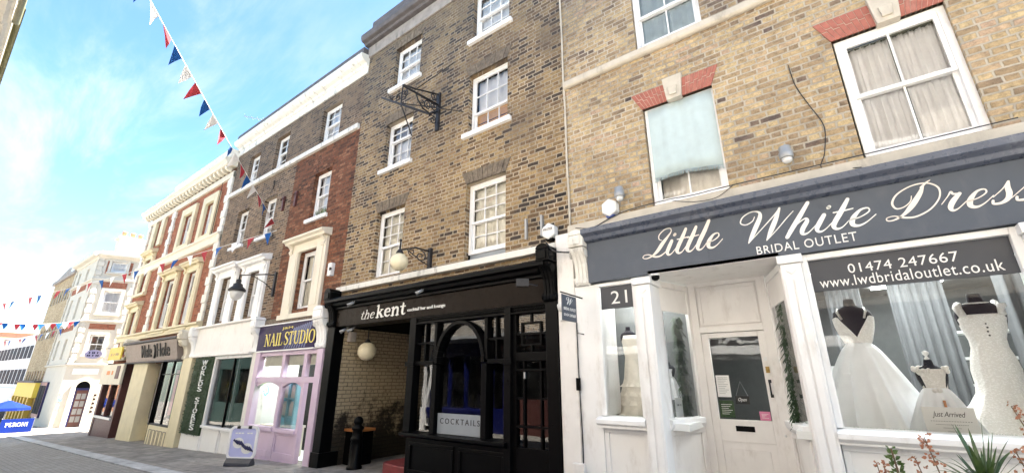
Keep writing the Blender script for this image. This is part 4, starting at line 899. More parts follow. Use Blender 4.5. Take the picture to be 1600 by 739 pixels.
for a, b in ((-11.74, -10.62), (-10.50, -9.64)): riser(a*q, b*q, -1.66*q, -1.12*q, 5.2, mat='pink', parent=B3)
g = MB(); g.quad((-11.74*q, 5.22, -1.04*q), (-9.64*q, 5.22, -1.04*q), (-9.64*q, 5.22, .53*q), (-11.74*q, 5.22, .53*q)); g.quad((-9.64*q, 5.22, -.02), (-9.12*q, 5.22, -.02), (-9.12*q, 5.22, .52), (-9.64*q, 5.22, .52)); g.build('shop_window', 'glass', B3)
m = MB(); m.box(-11.7*q, -9.15*q, 5.27, 5.28, .29, .52); m.build('roller_blind', 'blind', B3)
m = MB(); m.box(-8.84*q, -8.70*q, 5.25, 5.5, -1.8, .62); m.build('side_pier', 'white_old', B3)
m = MB(); m.box(-12.1, -8.75, 8.6, 8.65, -2, 1.3); m.box(-12.1, -8.72, 5.3, 8.6, -1.72, -1.68); m.box(-12.0, -11.95, 5.4, 8.6, -2, 1.3); m.box(-8.80, -8.75, 5.5, 8.6, -2, 1.3); m.build('studio_room', 'room', B3); m = MB(); m.box(-11.3, -9.3, 5.75, 6.3, 1.22, 1.25); m.build('ceiling_light_or_fill', 'lamp_or_fill', B3)  # hidden glowing panel added to get light into the studio
S3 = thing('shop_sign', 'purple sign with yellow NAIL STUDIO lettering above pink shopfront', 'sign', (-10.4, 5.1, .68))
m = MB(); m.box(-11.93*q, -9.24*q, 5.10, 5.21, .64, 1.235); m.build('sign_board', 'purple', S3, bevel=.005)
m = MB()
for a, b, c, d in ((-11.95, -9.22, 1.236, 1.262), (-11.95, -9.22, .612, .639)): m.box(a*q, b*q, 5.08, 5.21, c, d)
m.build('sign_trim', 'white', S3)
m = MB()   # pale feather sweeping over the sign
for i in range(9):
    x = -10.55+i*.11; m.plate([(x*q, .66), ((x+.05)*q, .66), ((x+.42-.02*i)*q, 1.10+.012*i), ((x+.36-.02*i)*q, 1.12+.012*i)], 5.0985-.0003*i, 5.0995)
m.build('feather_print', paint('dusky_blue_print', (.07, .09, .24), .35, .3), S3)
qq = 5.1/5.3
text('J&M', -10.95*qq, -10.45*qq, 1.13*qq, 1.20*qq, 5.096, 'gold', S3)
serif('NAIL', -11.76*qq, -10.86*qq, .78*qq, 1.06*qq, 5.096, 'gold', S3, wk=1.05)
serif('STUDIO', -10.76*qq, -9.44*qq, .78*qq, 1.07*qq, 5.096, 'gold', S3, wk=1.05)

# empty green shop in the same building's left bay
def front(parent, x0, x1, z0, z1, y=5.3, **k): pass
m = MB(); q = 5.15/5.3
m.prof(-16.28*q, -12.36*q, [(5.31, 1.52), (5.02, 1.50), (5.02, 1.45), (5.12, 1.43), (5.12, .66), (5.06, .66), (5.06, .60), (5.31, .60)]); m.build('blank_fascia', 'white_warm', B3, bevel=.008)
scroll_console(B3, -16.55*q, -16.28*q, 5.2, .60, 1.50, 'white', .25)
m = MB(); m.box(-12.34*q, -12.08*q, 5.16, 5.5, -1.9, .62); m.build('pilaster', 'white_old', B3)
frg = Fr((-14.30, 5.22), (1.1, .10))
m = MB(); m.box(-16.0*q, -14.66*q, 5.15, 5.4, -2.2, -1.45)
m.box(-14.66*q, -14.55*q, 5.15, 5.25, -1.20, .6); m.box(-13.45*q, -13.40*q, 5.30, 5.36, -1.2, .6); m.box(-14.55*q, -12.36*q, 5.15, 5.25, .52, .6)
m.build('shopfront_frame', 'white', B3, bevel=.006)
m = MB(); m.box(-14.66*q, -12.36*q, 5.12, 5.3, -1.24, -1.18); m.build('sill', 'white', B3, bevel=.006)
riser(-14.62*q, -13.5*q, -2.1, -1.245, 5.18, parent=B3); riser(-13.48*q, -12.36*q, -2.1, -1.245, 5.2, parent=B3)
g = MB(); g.quad((-14.55*q, 5.22, -1.18), (-12.36*q, 5.22, -1.18), (-12.36*q, 5.22, .52), (-14.55*q, 5.22, .52)); g.build('shop_window', 'glass_dark', B3)
m = MB(); m.box(-13.46*q, -13.43*q, 5.19, 5.215, -1.18, .52); m.build('glazing_bar', 'black', B3)
m = MB(); m.box(-15.8, -12.0, 7.9, 7.95, -2.1, .6); m.box(-15.8, -12.0, 5.4, 7.9, -1.25, -1.2); m.box(-15.8, -12, 5.4, 7.9, .6, .65); m.box(-15.8, -15.75, 5.4, 7.9, -2, .6); m.box(-12.02, -11.97, 5.5, 7.9, -2, .6); m.build('shop_room', paint('green_grey_interior', (.16, .22, .20), .7), B3)
m = MB(); m.box(-13.0*q, -12.55*q, 5.45, 5.5, -.02, .38); m.build('wall_screen', 'ink', B3)
HP = thing('hedge_panel', 'artificial boxwood hedge panel with vertical white WORLDS STORES letters', 'hedge panel', (-15.0, 5.12, -1.45))
m = MB(); m.box(-16.0*q, -14.66*q, 5.12, 5.2, -1.45, .58); o = m.build('hedge_backing', 'hedge', HP)
m = MB(); rnd = random.Random(3)
for i in range(2600):
    x = rnd.uniform(-16.0*q, -14.66*q); z = rnd.uniform(-1.45, .58); y = 5.12-rnd.uniform(0, .03); s = rnd.uniform(.02, .04); a = rnd.uniform(0, 6.28); c, d = math.cos(a)*s, math.sin(a)*s; e = rnd.uniform(-.03, .01)
    m.add([(x-c, y, z-d), (x-d*.4, y+e, z+c*.4), (x+c, y-.012, z+d), (x+d*.4, y+e, z-c*.4)], [(0, 1, 2, 3)])
m.build('hedge_leaves', 'hedge', HP)
for i, ch in enumerate('WORLDS STORES'):
    if ch == ' ': continue
    z = .44-i*.142; w_ = .27 if ch != 'W' else .36
    text(ch, -15.10*q-w_/2, -15.10*q+w_/2, z-.066, z+.062, 5.085, 'letter_w', HP, depth=.02)

# ================================================================== red brick building with painted quoins
B4 = thing('quoined_building', 'red brick building with cream window surrounds, white quoins and bracketed cornice', 'building', (-20.7, 5.3, zg(-20.7)))
XA, XM, XB = -16.21, -21.9, -25.3
Q = dict(a3=(-18.22, -17.42, 4.92, 6.22), b3=(-20.45, -19.50, 4.95, 6.25), a2=(-18.45, -17.65, 1.80, 3.62), b2=(-20.75, -19.75, 1.80, 3.62),
         c3=(-24.05, -23.35, 5.62, 6.62), c2=(-24.3, -23.55, 3.6, 5.0), c1=(-24.4, -23.6, .95, 2.7))
m = MB(); wall(m, XB, XA, .5, 7.0, WY, Q.values(), .16); shell(m, XB, XA-.005, -3, 7.2, WY+.004, 9); m.build('wall', 'br_red', B4)
m = MB(); m.box(XB-.12, XA, 5.22, 5.31, 6.80, 7.03)
m.build('frieze', 'cream_pale', B4, bevel=.01)
m = MB(); m.box(XB+.1, XA-.1, 6.2, 6.25, -3, 7)
for z in (1.2, 4.2): m.box(XB+.1, XA-.1, 5.5, 6.2, z, z+.1)
m.build('inner_partition', 'dark_room', B4)
m = MB(); m.prof(XB-.25, XA+.02, [(5.31, 7.20), (4.98, 7.20), (4.95, 7.24), (4.95, 7.30), (4.88, 7.36), (4.88, 7.46), (5.31, 7.52)])
x = XA-.15
while x > XB-.1:
    m.prof(x-.13, x, [(5.22, 7.04), (5.10, 7.05), (5.02, 7.10), (5.0, 7.199), (5.22, 7.199)]); x -= .34
m.build('cornice', 'cream_pale', B4, bevel=.006)
m = MB(); m.box(XM+.1, XA, 5.0, 5.4, 7.50, 7.86); m.build('parapet', 'white_old', B4, bevel=.02)
m = MB(); m.add([(XB-.3, 4.9, 7.5), (XM+.1, 4.9, 7.5), (XM+.1, 7.5, 9.0), (XB+1, 7.5, 9.0), (XB-.3, 9, 7.5)], [(0, 1, 2, 3), (0, 3, 4)]); m.box(XM+.12, XA, 5.4, 14, 7.7, 7.8); m.build('roof', 'slate', B4)
for x0, x1 in ((XA-.36, XA), (XM-.22, XM+.22), (XB, XB+.36)):
    m = MB(); z = 1.75; i = 0
    while z < 6.78:
        s = .09 if i % 2 else 0
        m.box(x0+s if x0 != XB else x0, x1-s if x1 != XA else x1, 5.235-(.01 if i % 2 == 0 else 0), 5.31, z, z+.285); z += .295; i += 1
    m.build('quoins', 'quoin', B4, bevel=.018)
m = MB(); m.prof(XB, XA, [(5.31, 4.38), (5.22, 4.40), (5.20, 4.46), (5.20, 4.64), (5.14, 4.68), (5.14, 4.74), (5.31, 4.78)]); m.build('string_course', 'cream_pale', B4, bevel=.01)
m = MB(); m.prof(XB, XA, [(5.31, 1.45), (5.20, 1.47), (5.20, 1.62), (5.12, 1.66), (5.12, 1.72), (5.31, 1.75)]); m.build('string_course', 'cream', B4, bevel=.01)
for k in ('a3', 'b3'):
    a, b, c, d = Q[k]; m = MB()
    m.box(a-.28, a, 5.2, 5.31, c-.18, d+.30); m.box(b, b+.28, 5.2, 5.31, c-.18, d+.30); m.box(a, b, 5.2, 5.31, d, d+.30); m.box(a, b, 5.2, 5.45, c-.16, c-.002)
    m.build('window_surround', 'cream', B4, bevel=.012)
    sash(B4, a, b, c, d, 5.375, 1, 1, 1, blind='net', glass='glass_up')
for k in ('a2', 'b2', 'c1', 'c2', 'c3'):
    if k == 'c3':
        a, b, c, d = Q[k]; m = MB()
        for xa, xb in ((a-.45, a), (b, b+.45)): m.box(xa, xb, 5.2, 5.31, c-.1, d+.16)
        m.build('window_surround', 'cream', B4, bevel=.01)
    else:
        hooded(B4, Q[k], 'cream', wide=.34)
    sash(B4, *Q[k], 5.375, 1, 1, 1, blind='net' if k[0] != 'c' else None, glass='glass_up')
# shop with the slanting brown fascia
q = 5.1/5.3
m = MB(); m.box(-22.15*q, -20.5*q, 5.08, 5.5, -2.3, .64); m.box(-17.1*q, -16.35*q, 5.08, 5.5, -2.3, .60); m.box(-18.9*q, -17.1*q, 5.08, 5.4, -2.3, -1.38); m.box(-20.5*q, -18.9*q, 5.55, 5.8, -2.3, -1.30)
m.build('shopfront_frame', 'cream', B4, bevel=.01)
m = MB()
for i in range(5):
    a = (-18.72+i*.33)*q; b = a+.24; y = 5.07
    m.box(a, b, y, 5.079, -1.95, -1.93); m.box(a, b, y, 5.079, -1.52, -1.50); m.box(a, a+.02, y, 5.079, -1.93, -1.52); m.box(b-.02, b, y, 5.079, -1.93, -1.52)
m.build('riser_moulding', 'taupe', B4)
m = MB(); m.box(-20.5*q, -20.38*q, 5.45, 5.55, -1.3, .6); m.box(-18.98*q, -18.86*q, 5.06, 5.2, -1.38, .6); m.box(-17.96*q, -17.90*q, 5.1, 5.16, -1.34, .6); m.box(-17.15*q, -17.1*q, 5.08, 5.16, -1.38, .6); m.box(-18.86*q, -17.1*q, 5.08, 5.16, -1.38, -1.33); m.box(-18.86*q, -17.97*q, 5.1, 5.16, .12, .15); m.box(-17.89*q, -17.16*q, 5.1, 5.16, .12, .15)
m.box(-20.38*q, -19.0*q, 5.46, 5.54, -1.3, -1.2); m.box(-19.75*q, -19.62*q, 5.46, 5.54, -1.2, .6); m.box(-18.97*q, -18.90*q, 5.21, 5.55, -1.38, -1.30)
m.build('glazing_frame', 'black', B4, bevel=.004)
g = MB(); g.quad((-18.86*q, 5.13, -1.33), (-17.15*q, 5.13, -1.33), (-17.15*q, 5.13, .6), (-18.86*q, 5.13, .6)); g.quad((-20.38*q, 5.5, -1.2), (-18.95*q, 5.5, -1.2), (-18.95*q, 5.5, .6), (-20.38*q, 5.5, .6)); g.build('shop_window', 'glass', B4)
m = MB(); m.box(-22.1*q, -16.4*q, 8, 8.05, -2.2, .6); m.box(-22.1*q, -16.4*q, 5.2, 8, .6, .65); m.box(-22.1*q, -16.3*q, 5.5, 8, -2.15, -2.1); m.build('shop_room', 'room', B4)
m = MB(); m.box(-20.2*q, -19.3*q, 5.9, 5.95, -1.2, .3); m.box(-18.7*q, -18.2*q, 5.7, 5.75, -1.3, .1); m.build('display_board', 'hotpink', B4)
for xa in (-17.25, -23.2):
    scroll_console(B4, xa*q, (xa+.28)*q, 5.25, .55, 1.45, 'cream_pale', .42)
SL = thing('shop_sign', 'brown-grey tilted fascia board with black Mole Hole lettering', 'sign', (-19.5, 4.9, .6))
m = MB(); m.prof(-22.85*q, -17.3*q, [(5.2, 1.25), (4.84, 1.20), (4.98, .58), (5.2, .58)]); m.build('sign_board', 'taupe', SL, bevel=.006)
m = MB(); m.prof(-23.0*q, -17.2*q, [(5.25, 1.36), (4.78, 1.28), (4.78, 1.21), (5.25, 1.26)]); m.prof(-22.9*q, -17.28*q, [(5.2, .575), (4.95, .575), (4.95, .53), (5.2, .53)]); m.build('sign_trim', 'lead', SL)
def sl(y0, z0, z): return y0+(z-.58)/(1.2-.58)*(4.84-4.98)
for body, a, b in (('Mole', -20.85, -19.75), ('Hole', -19.2, -17.95)):
    vs, fs = textmesh(body, 0, .005, 1, .5); xs = [v[0] for v in vs]; zs = [v[1] for v in vs]; mb = MB()
    mb.add([(q*(a+(v[0]-min(xs))/(max(xs)-min(xs))*(b-a)), 4.975+(((v[1]-min(zs))/(max(zs)-min(zs))*.42+.12)/.62)*-.14-.02*(.5+v[2]), .70+(v[1]-min(zs))/(max(zs)-min(zs))*.42) for v in vs], fs); mb.build('lettering', 'ink', SL)
m = MB(); m.tube([(-19.45*q+.10*math.cos(a), 4.90-.08*math.sin(a)*.4, .88+.2*math.sin(a)) for a in [1.9-3.4*i/10 for i in range(11)]], .035, 6); m.build('moon_motif', 'ink', SL)
# end shop with red frame and cream boards
m = MB(); m.box(-25.2, -24.95, 5.1, 5.4, -2.5, .6); m.box(-22.6, -22.35, 5.1, 5.4, -2.3, .6); m.box(-24.95, -22.6, 5.12, 5.3, -2.4, -1.42); m.box(-23.78, -23.68, 5.1, 5.2, -1.42, .5)
m.build('shopfront_frame', 'maroon', B4, bevel=.008)
m = MB(); m.box(-24.95, -22.6, 5.06, 5.119, -1.48, -1.40); m.build('sill', 'white', B4)
g = MB(); g.quad((-24.95, 5.2, -1.42), (-22.6, 5.2, -1.42), (-22.6, 5.2, .5), (-24.95, 5.2, .5)); g.build('shop_window', 'glass', B4)
m = MB(); m.box(-25.2, -22.3, 7.2, 7.25, -2.2, .6); m.box(-25.2, -22.3, 5.3, 7.2, .55, .6); m.box(-25.1, -22.4, 5.3, 5.9, -1.5, -1.45); m.build('shop_room', 'room', B4)
rr_ = random.Random(5); 
for mt in ('cyan', 'paper', 'red_dk'):
    m = MB()
    for i in range(7):
        x = rr_.uniform(-24.7, -22.9); z = rr_.uniform(-1.35, -.1); m.box(x, x+rr_.uniform(.1, .3), 5.6, 5.7, z, z+rr_.uniform(.15, .4))
    m.build('window_display', mt, B4)
t_ = thing('shop_sign', 'pale stone-coloured sign board with orange mark above red-framed corner shop', 'sign', (-23.7, 5.0, -.2))
m = MB(); m.box(-25.1, -22.2, 4.98, 5.06, -.22, .55); m.build('sign_board', 'cream_pale', t_, bevel=.008)
m = MB(); m.box(-23.0, -22.55, 4.965, 4.979, .0, .48); m.build('dark_notice', 'maroon', t_)
text('-- -', -24.3, -23.4, .15, .30, 4.978, paint('orange_lettering', (.75, .28, .08), .5), t_, bold=.02)
t_ = thing('shop_sign', 'bright yellow sign board beside the brown Mole Hole fascia', 'sign', (-23.3, 4.85, .72))
m = MB(); m.box(-24.0, -22.3, 4.82, 4.87, .70, 1.18); m.build('sign_board', 'yellow', t_, bevel=.005)
text('-- - ---', -23.7, -22.6, .86, .95, 4.817, 'brass', t_)
# satellite dish and vent above second shop, burglar alarm
t_ = thing('drain_pipe', 'slim dark pipe down the red brick beside the white quoins', 'pipe', (-17.0, 5.2, 1.7))
m = MB(); m.tube([(-17.05, 5.24, z) for z in (7.1, 6, 5, 4.8)], .012); m.build('pipe', 'iron', t_)

# ================================================================== white corner building with arched door
fc = Fr((-35.5, 5.47), (.39, .92)); fl = Fr((-41.5, 5.47), (1, 0))
B5 = thing('corner_building', 'white stucco corner building with canted front, arched blue door and quoins', 'building', (-36, 6.5, zg(-36)))
CW = dict(w3=(.62, 1.36, 6.25, 6.88), w2=(.64, 1.46, 3.74, 5.06), w1=(.60, 1.30, 1.36, 2.47), dr=(.64, 1.26, -2.62, -.50))
LW = [(1.0, 1.7, 5.9, 6.7), (3.2, 3.9, 5.9, 6.7), (1.0, 1.7, 3.5, 4.9), (3.2, 3.9, 3.5, 4.9), (1.0, 1.7, 1.1, 2.3), (3.2, 3.9, 1.1, 2.3)]
m = MB(fc); wall(m, 0, 2.2, -3, 7.5, 0, CW.values(), .14)
m.fr = fl; wall(m, 0, 6, -3, 7.5, 0, LW, .14)
m.fr = F0; m.quad((-34.64, 7.49, -3), (-34.64, 7.49, 7.5), (-34.0, 16, 7.5), (-34.0, 16, -3)); m.quad((-41.5, 5.47, -3), (-41.5, 5.47, 7.5), (-41.5, 16, 7.5), (-41.5, 16, -3)); m.quad((-41.5, 16, -3), (-41.5, 16, 7.5), (-34, 16, 7.5), (-34, 16, -3))
m.build('wall', 'stucco', B5)
m = MB()
for fr, L in ((fc, 2.25), (fl, 6.02)):
    m.fr = fr; m.prof(-.05 if fr is fc else 0, L, [(.02, 7.0), (-.06, 7.02), (-.10, 7.12), (-.30, 7.16), (-.34, 7.24), (-.34, 7.36), (.02, 7.46)])
m.build('cornice', 'stucco', B5, bevel=.01)
m = MB()
for fr, L in ((fc, 2.2), (fl, 6.0)):
    m.fr = fr
    for a, b in ((.70, .80), (3.18, 3.28), (5.68, 5.78)): m.prof(0, L, [(.01, a), (-.10, a+.01), (-.12, b), (.01, b+.05)])
m.build('string_course', 'stucco', B5, bevel=.01)
m = MB()
for fr, sp in ((fc, [(0, .28), (1.72, 2.15)]), (fl, [(5.72, 6.0), (0, .3)])):
    m.fr = fr
    for a, b in sp:
        z = .85; i = 0
        while z < 6.9:
            s = .05 if i % 2 else 0; m.box(a+s, b-s, -.06-(.01 if i % 2 == 0 else 0), .01, z, z+.27); z += .285; i += 1
m.build('quoins', 'stucco', B5, bevel=.02)
m = MB(fc)
for a, b, c, d in ((.42, 1.60, 5.25, 5.60), (.42, 1.60, 2.78, 3.10)): m.box(a, b, -.02, .004, c, d)
m.box(1.48, 1.62, -.02, .004, 6.1, 6.9); m.box(.40, .52, -.02, .004, 6.1, 6.9)
m.fr = fl
for a, b, c, d in ((.6, 4.4, 5.25, 5.60), (.6, 4.4, 2.78, 3.10)): m.box(a, b, -.02, .004, c, d)
m.build('brick_panel', 'br_red', B5)
for k in ('w3', 'w2', 'w1'):
    a, b, c, d = CW[k]; sash(B5, a, b, c, d, .12, 2, 1 if k != 'w3' else 2, 1, fr=fc, blind='net' if k != 'w1' else None, glass='glass')
    m = MB(fc); m.box(a-.13, a, -.06, .02, c-.05, d+.12); m.box(b, b+.13, -.06, .02, c-.05, d+.12); m.box(a, b, -.06, .02, d, d+.12); m.box(a-.16, b+.16, -.12, .02, c-.15, c-.051); m.build('window_surround', 'stucco', B5, bevel=.008)
for h in LW: sash(B5, *h, .12, 2, 2, 2, fr=fl, blind='net', glass='glass')
m = MB(fc); n = 14; c0, w0, w1_ = .95, .31, .50
for i in range(n):
    a0, a1 = math.pi*i/n, math.pi*(i+1)/n
    m.plate([(c0+w0*math.cos(a0), -.50+.36*math.sin(a0)), (c0+w1_*math.cos(a0), -.50+.56*math.sin(a0)), (c0+w1_*math.cos(a1), -.50+.56*math.sin(a1)), (c0+w0*math.cos(a1), -.50+.36*math.sin(a1))], -.07, -.004)
m.box(c0+w0, c0+w1_, -.07, .01, -2.62, -.5); m.box(c0-w1_, c0-w0, -.07, .01, -2.62, -.5); m.build('door_surround', 'stucco', B5, bevel=.01)
m = MB(fc); m.plate([(c0+w0*math.cos(math.pi*i/14), -.50+.36*math.sin(math.pi*i/14)) for i in range(15)], -.004, -.001); m.build('fanlight', 'black', B5)
m = MB(fc); m.box(.64, .70, .06, .12, -2.62, -.5); m.box(1.20, 1.26, .06, .12, -2.62, -.5); m.box(.70, 1.20, .06, .12, -.62, -.5); m.build('door_frame', 'navy', B5)
m = MB(fc); m.box(.70, 1.20, .09, .11, -2.62, -.62); DR = m.build('door', 'maroon', B5)
m = MB(fc)
for i in range(4):
    for j in range(2): m.box(.75+j*.22, .93+j*.22, .08, .089, -2.3+i*.4, -2.0+i*.4)
m.build('notice', 'grey_txt', DR)
m = MB(fc); m.box(.30, 1.42, -.03, -.001, .24, .56); m.build('notice_board', 'paper', B5)
m = MB(fl); m.box(.4, 2.6, -.10, .01, -2.2, -.2); m.build('shop_window', 'navy', B5); m = MB(fl); m.box(.55, 1.4, -.12, -.101, -2.0, -.4); m.box(1.55, 2.45, -.12, -.101, -2.0, -.4); m.build('glass', 'dark_room', B5)
m = MB(); m.add([(-41.5, 5.6, 7.45), (-35.5, 5.6, 7.45), (-34.6, 7.6, 7.45), (-34.6, 16, 7.45), (-41.5, 16, 7.45), (-39, 9, 8.3), (-37, 9, 8.3)], [(0, 1, 6, 5), (1, 2, 6), (2, 3, 6), (3, 4, 5, 6), (4, 0, 5)]); m.build('roof', 'stucco', B5)
m = MB(); m.box(-37.5, -36.5, 6.3, 7.7, 7.4, 8.75); m.box(-37.6, -36.4, 6.2, 7.8, 8.75, 8.88); CH = m.build('chimney', 'stone', B5)
for y in (6.5, 6.95, 7.35):
    m = MB(); m.lathe(-37, y, [(.13, 8.88), (.12, 9.2), (.15, 9.22), (.15, 9.28), (.11, 9.3)], 12); m.build('chimney_pot', 'terracotta', CH)
# hanging vertical letters beside the arched door
for i, ch in enumerate('RAILWAY'): text(ch, .06, .20, -.80-i*.2, -.68-i*.2, -.012, 'skyblue_txt', B5, fr=fc, name='wall_lettering')
for i, ch in enumerate('-----'): text(ch, 1.50, 1.62, -.95-i*.22, -.84-i*.22, -.012, 'red_dk', B5, fr=fc, name='wall_lettering')
t_ = thing('hanging_sign', 'lilac oval sign hanging from the white corner building', 'sign', (-25.6, 4.6, .85))
m = MB(Fr((-26.4, 4.78), (.5, .87))); m.plate([(.0+.30*math.cos(6.2832*i/28), 1.02+.19*math.sin(6.2832*i/28)) for i in range(28)], -.02, .02); m.build('sign_board', 'lilac_sign', t_)
text('- -- -', -.16, .16, 1.04, 1.12, -.02, 'navy', t_, fr=Fr((-26.4, 4.78), (.5, .87)), depth=.005); text('-- - --', -.2, .2, .93, 1.0, -.02, 'navy', t_, fr=Fr((-26.4, 4.78), (.5, .87)), depth=.005)
m = MB(); m.tube([(-25.3, 5.3, 1.25), (-26.4, 4.78, 1.25)], .015); m.tube([(-26.4, 4.78, 1.25), (-26.4, 4.78, 1.2)], .01); m.build('bracket', 'iron', t_)

# ================================================================== far end of the street
B6 = thing('tan_brick_building', 'flat roofed tan brick block with rows of narrow windows and yellow shop', 'building', (-45.5, 5.4, zg(-45)))
TW = [( -42.2-i*1.0, -41.5-i*1.0, z0, z1) for i in range(7) for z0, z1 in ((5.2, 6.15), (2.65, 3.4), (-.2, .5))]
m = MB(); wall(m, -49, -41.4, -3.2, 6.9, 5.46, TW, .2); shell(m, -49, -41.4, -3.2, 6.9, 5.47, 9); m.build('wall', 'br_tan', B6)
for h in TW:
    m = MB(); m.box(h[0], h[1], 5.52, 5.58, h[2], h[3]); w = m.build('window', 'stone', B6); g = MB(); g.box(h[0]+.12, h[1]-.16, 5.505, 5.519, h[2]+.06, h[3]-.06); g.build('glass', 'darkgrey', w)
m = MB(); m.box(-49.1, -41.4, 5.3, 5.6, 6.9, 7.15); m.add([(-49.0, 5.4, 7.15), (-43.5, 5.4, 7.15), (-43.5, 5.4, 7.6), (-44.5, 5.4, 7.75)], [(0, 1, 2, 3)]); m.build('parapet', 'stone_soot', B6)
m = MB(); m.box(-49, -41.5, 5.2, 5.5, -1.15, -.25); m.build('shop_fascia', 'yellow', B6)
m = MB(); m.box(-49, -41.5, 5.1, 5.45, -.25, -.13); m.build('shop_cornice', 'lead', B6)
m = MB()
for i in range(6): m.box(-49+i*1.3, -48.6+i*1.3, 5.15, 5.5, -3.2, -1.15)
m.box(-49, -41.5, 5.25, 5.5, -3.2, -2.5); m.build('shopfront_frame', 'mustard', B6)
m = MB(); m.box(-48.6, -41.5, 5.4, 5.45, -2.5, -1.15); m.build('shop_window', 'brass', B6)
B7 = thing('modern_building', 'low white rendered block with two bands of dark windows beyond the tan building', 'building', (-60, 5, zg(-60)))
fm = Fr((-66, 4.7), (1, .05))
m = MB(fm); m.box(0, 16.6, 0, 8, -5, 2.95); m.build('wall', 'modern', B7)
m = MB(fm)
for i in range(12):
    for z0, z1 in ((1.5, 2.45), (-.4, .7)): m.box(.3+i*1.35, 1.35+i*1.35, -.02, .0, z0, z1)
m.build('window_band', paint('grey_far_glazing', (.05, .056, .066), .7, .4, 1, spec=.1), B7)
m = MB(fm); m.box(-.1, 16.7, -.2, 0, 2.95, 3.2); m.box(-.1, 16.7, -.25, 0, -1.0, -.7); m.build('parapet', 'white', B7)
m = MB(fm); m.box(0, 16.6, -.1, -.001, -4.5, -2.0); m.build('shop_window', 'dark_room', B7)
B8 = thing('brick_block', 'pale orange brick block closing the far end of the street', 'building', (-78, 2, zg(-78)))
m = MB(); m.box(-84, -76, -8, 14, -6, 5.0); m.build('wall', 'terr_red', B8)
m = MB()
for i in range(9):
    for z in (.2, 1.8, 3.4): m.box(-75.999, -75.95, -6+i*2, -5+i*2, z, z+.8)
m.build('window_band', 'darkgrey', B8)
m = MB(); m.box(-84.2, -75.8, -8.2, 14.2, 5.0, 5.3); m.build('parapet', 'stone', B8)

# ================================================================== buildings across the street, behind the camera
def opposite(name, label, x0, x1, zt, brick, wins, shop):
    b = thing(name, label, 'building', ((x0+x1)/2, -1.2, zg((x0+x1)/2)))
    fo = Fr((x1, -1.2), (-1, 0)); L = x1-x0; m = MB(fo)
    hs = [(a, a+.95, z, z+1.5) for a in wins for z in (2.3, 5.1) if z+1.8 < zt]
    wall(m, 0, L, 1.45, zt, 0, hs); shell(m, .01, L-.01, -3, zt, .01, 6); m.build('wall', brick, b)
    for h in hs: sash(b, *h, .1, 2, 1, 1, fr=fo, sill=.09, blind='net', glass='glass')
    m = MB(fo); m.prof(0, L, [(.3, zt), (-.58, zt+.02), (-.64, zt+.1), (-.68, zt+.12), (-.68, zt+.28), (.3, zt+.5)]); m.build('eave', 'stone', b)
    m = MB(fo); m.tube([(0, -.75, zt+.2), (L, -.75, zt+.2)], .06, 8); m.build('gutter', paint('olive_gutter', (.16, .15, .07), .5), b)
    m = MB(fo); m.box(.05, L-.05, 1.6, 1.65, -2.5, zt-.1); m.build('inner_partition', 'dark_room', b)
    return b, fo, L
OW, fo, L = opposite('opposite_building', 'dark green fronted shop with stock brick storeys across the street by tall eave', -34, -13.2, 7.6, 'br_opp', [1, 3.5, 6, 9, 12], None)
m = MB(fo); m.box(0, L, -.05, .1, .55, 1.45)
for i in range(9): m.box(i*2.5, i*2.5+.3, -.08, .1, -3, .55)
m.box(0, L, -.03, .1, -3, -1.3); m.build('shopfront_frame', paint('dark_green_paint', (.03, .06, .055), .5), OW)
g = MB(fo); g.quad((.3, .05, -1.3), (L, .05, -1.3), (L, .05, .55), (.3, .05, .55)); g.build('shop_window', 'glass', OW)
ON, fo, L = opposite('opposite_building', 'navy blue bow-windowed shop with stock brick storeys across the street', -13.2, -7.0, 7.2, 'br_opp', [.7, 2.7, 4.6], None)
m = MB(fo); m.box(2.75, 5.3, -.06, .1, .75, 1.2); m.box(1.75, 2.02, -.05, .1, -2.2, .75); m.box(2.45, 2.75, -.05, .1, -2.2, .75); m.box(2.02, 2.45, -.02, .1, -2.2, -.9)
m.prof(2.75, 5.3, [(-.30, -.95), (-.32, -1.02), (-.26, -1.3), (.1, -1.3), (.1, -.95)]); m.box(2.75, 2.9, -.10, .1, -.95, .75); m.box(5.15, 5.3, -.10, .1, -.95, .75)
for a in (3.6, 4.35): m.box(a, a+.05, -.10, .1, -.95, .75)
m.build('shopfront_frame', 'navy', ON, bevel=.01)
m = MB(fo); m.box(0, 1.75, -.05, .1, -2.2, -.6); m.box(0, .3, -.05, .1, -.6, .9); m.box(1.5, 1.75, -.05, .1, -.6, .9); m.box(0, 2.75, -.06, .1, .9, 1.45); m.build('dark_shopfront', 'maroon', ON)
m = MB(fo)
n = 16
m.plate([(5.30+.14*math.sin(k/n*6.28), -1.6+2.35*k/n) for k in range(n+1)]+[(5.46+.14*math.sin(k/n*6.28), -1.6+2.35*k/n) for k in range(n, -1, -1)], -.14, .05)
m.box(5.75, L, -.05, .1, -2.2, -1.0); m.box(5.65, 5.75, -.05, .1, -2.2, .75); m.box(6.05, L, -.05, .1, -1.0, .75); m.box(5.3, L, -.06, .1, .75, 1.2); m.build('white_trim', 'white', ON)
m = MB(fo); m.prof(0, L, [(.1, 1.45), (-.45, 1.40), (-.5, 1.30), (-.06, 1.22), (.1, 1.2)]); m.build('shop_canopy', 'steel', ON)
g = MB(fo); g.quad((0, .05, -1), (L, .05, -1), (L, .05, .9), (0, .05, .9)); g.build('shop_window', 'glass', ON)
rr_ = random.Random(8); m = MB(fo)
for i in range(16):
    x = rr_.uniform(3.0, 5.1); s = rr_.uniform(.05, .16); m.lathe(x, .35+rr_.uniform(0, .4), [(s*.5, -.95), (s*.6, -.9), (s*.3, -.9+s*2), (.02, -.8+s*2)], 10)
m.build('window_ornaments', 'stone', ON)
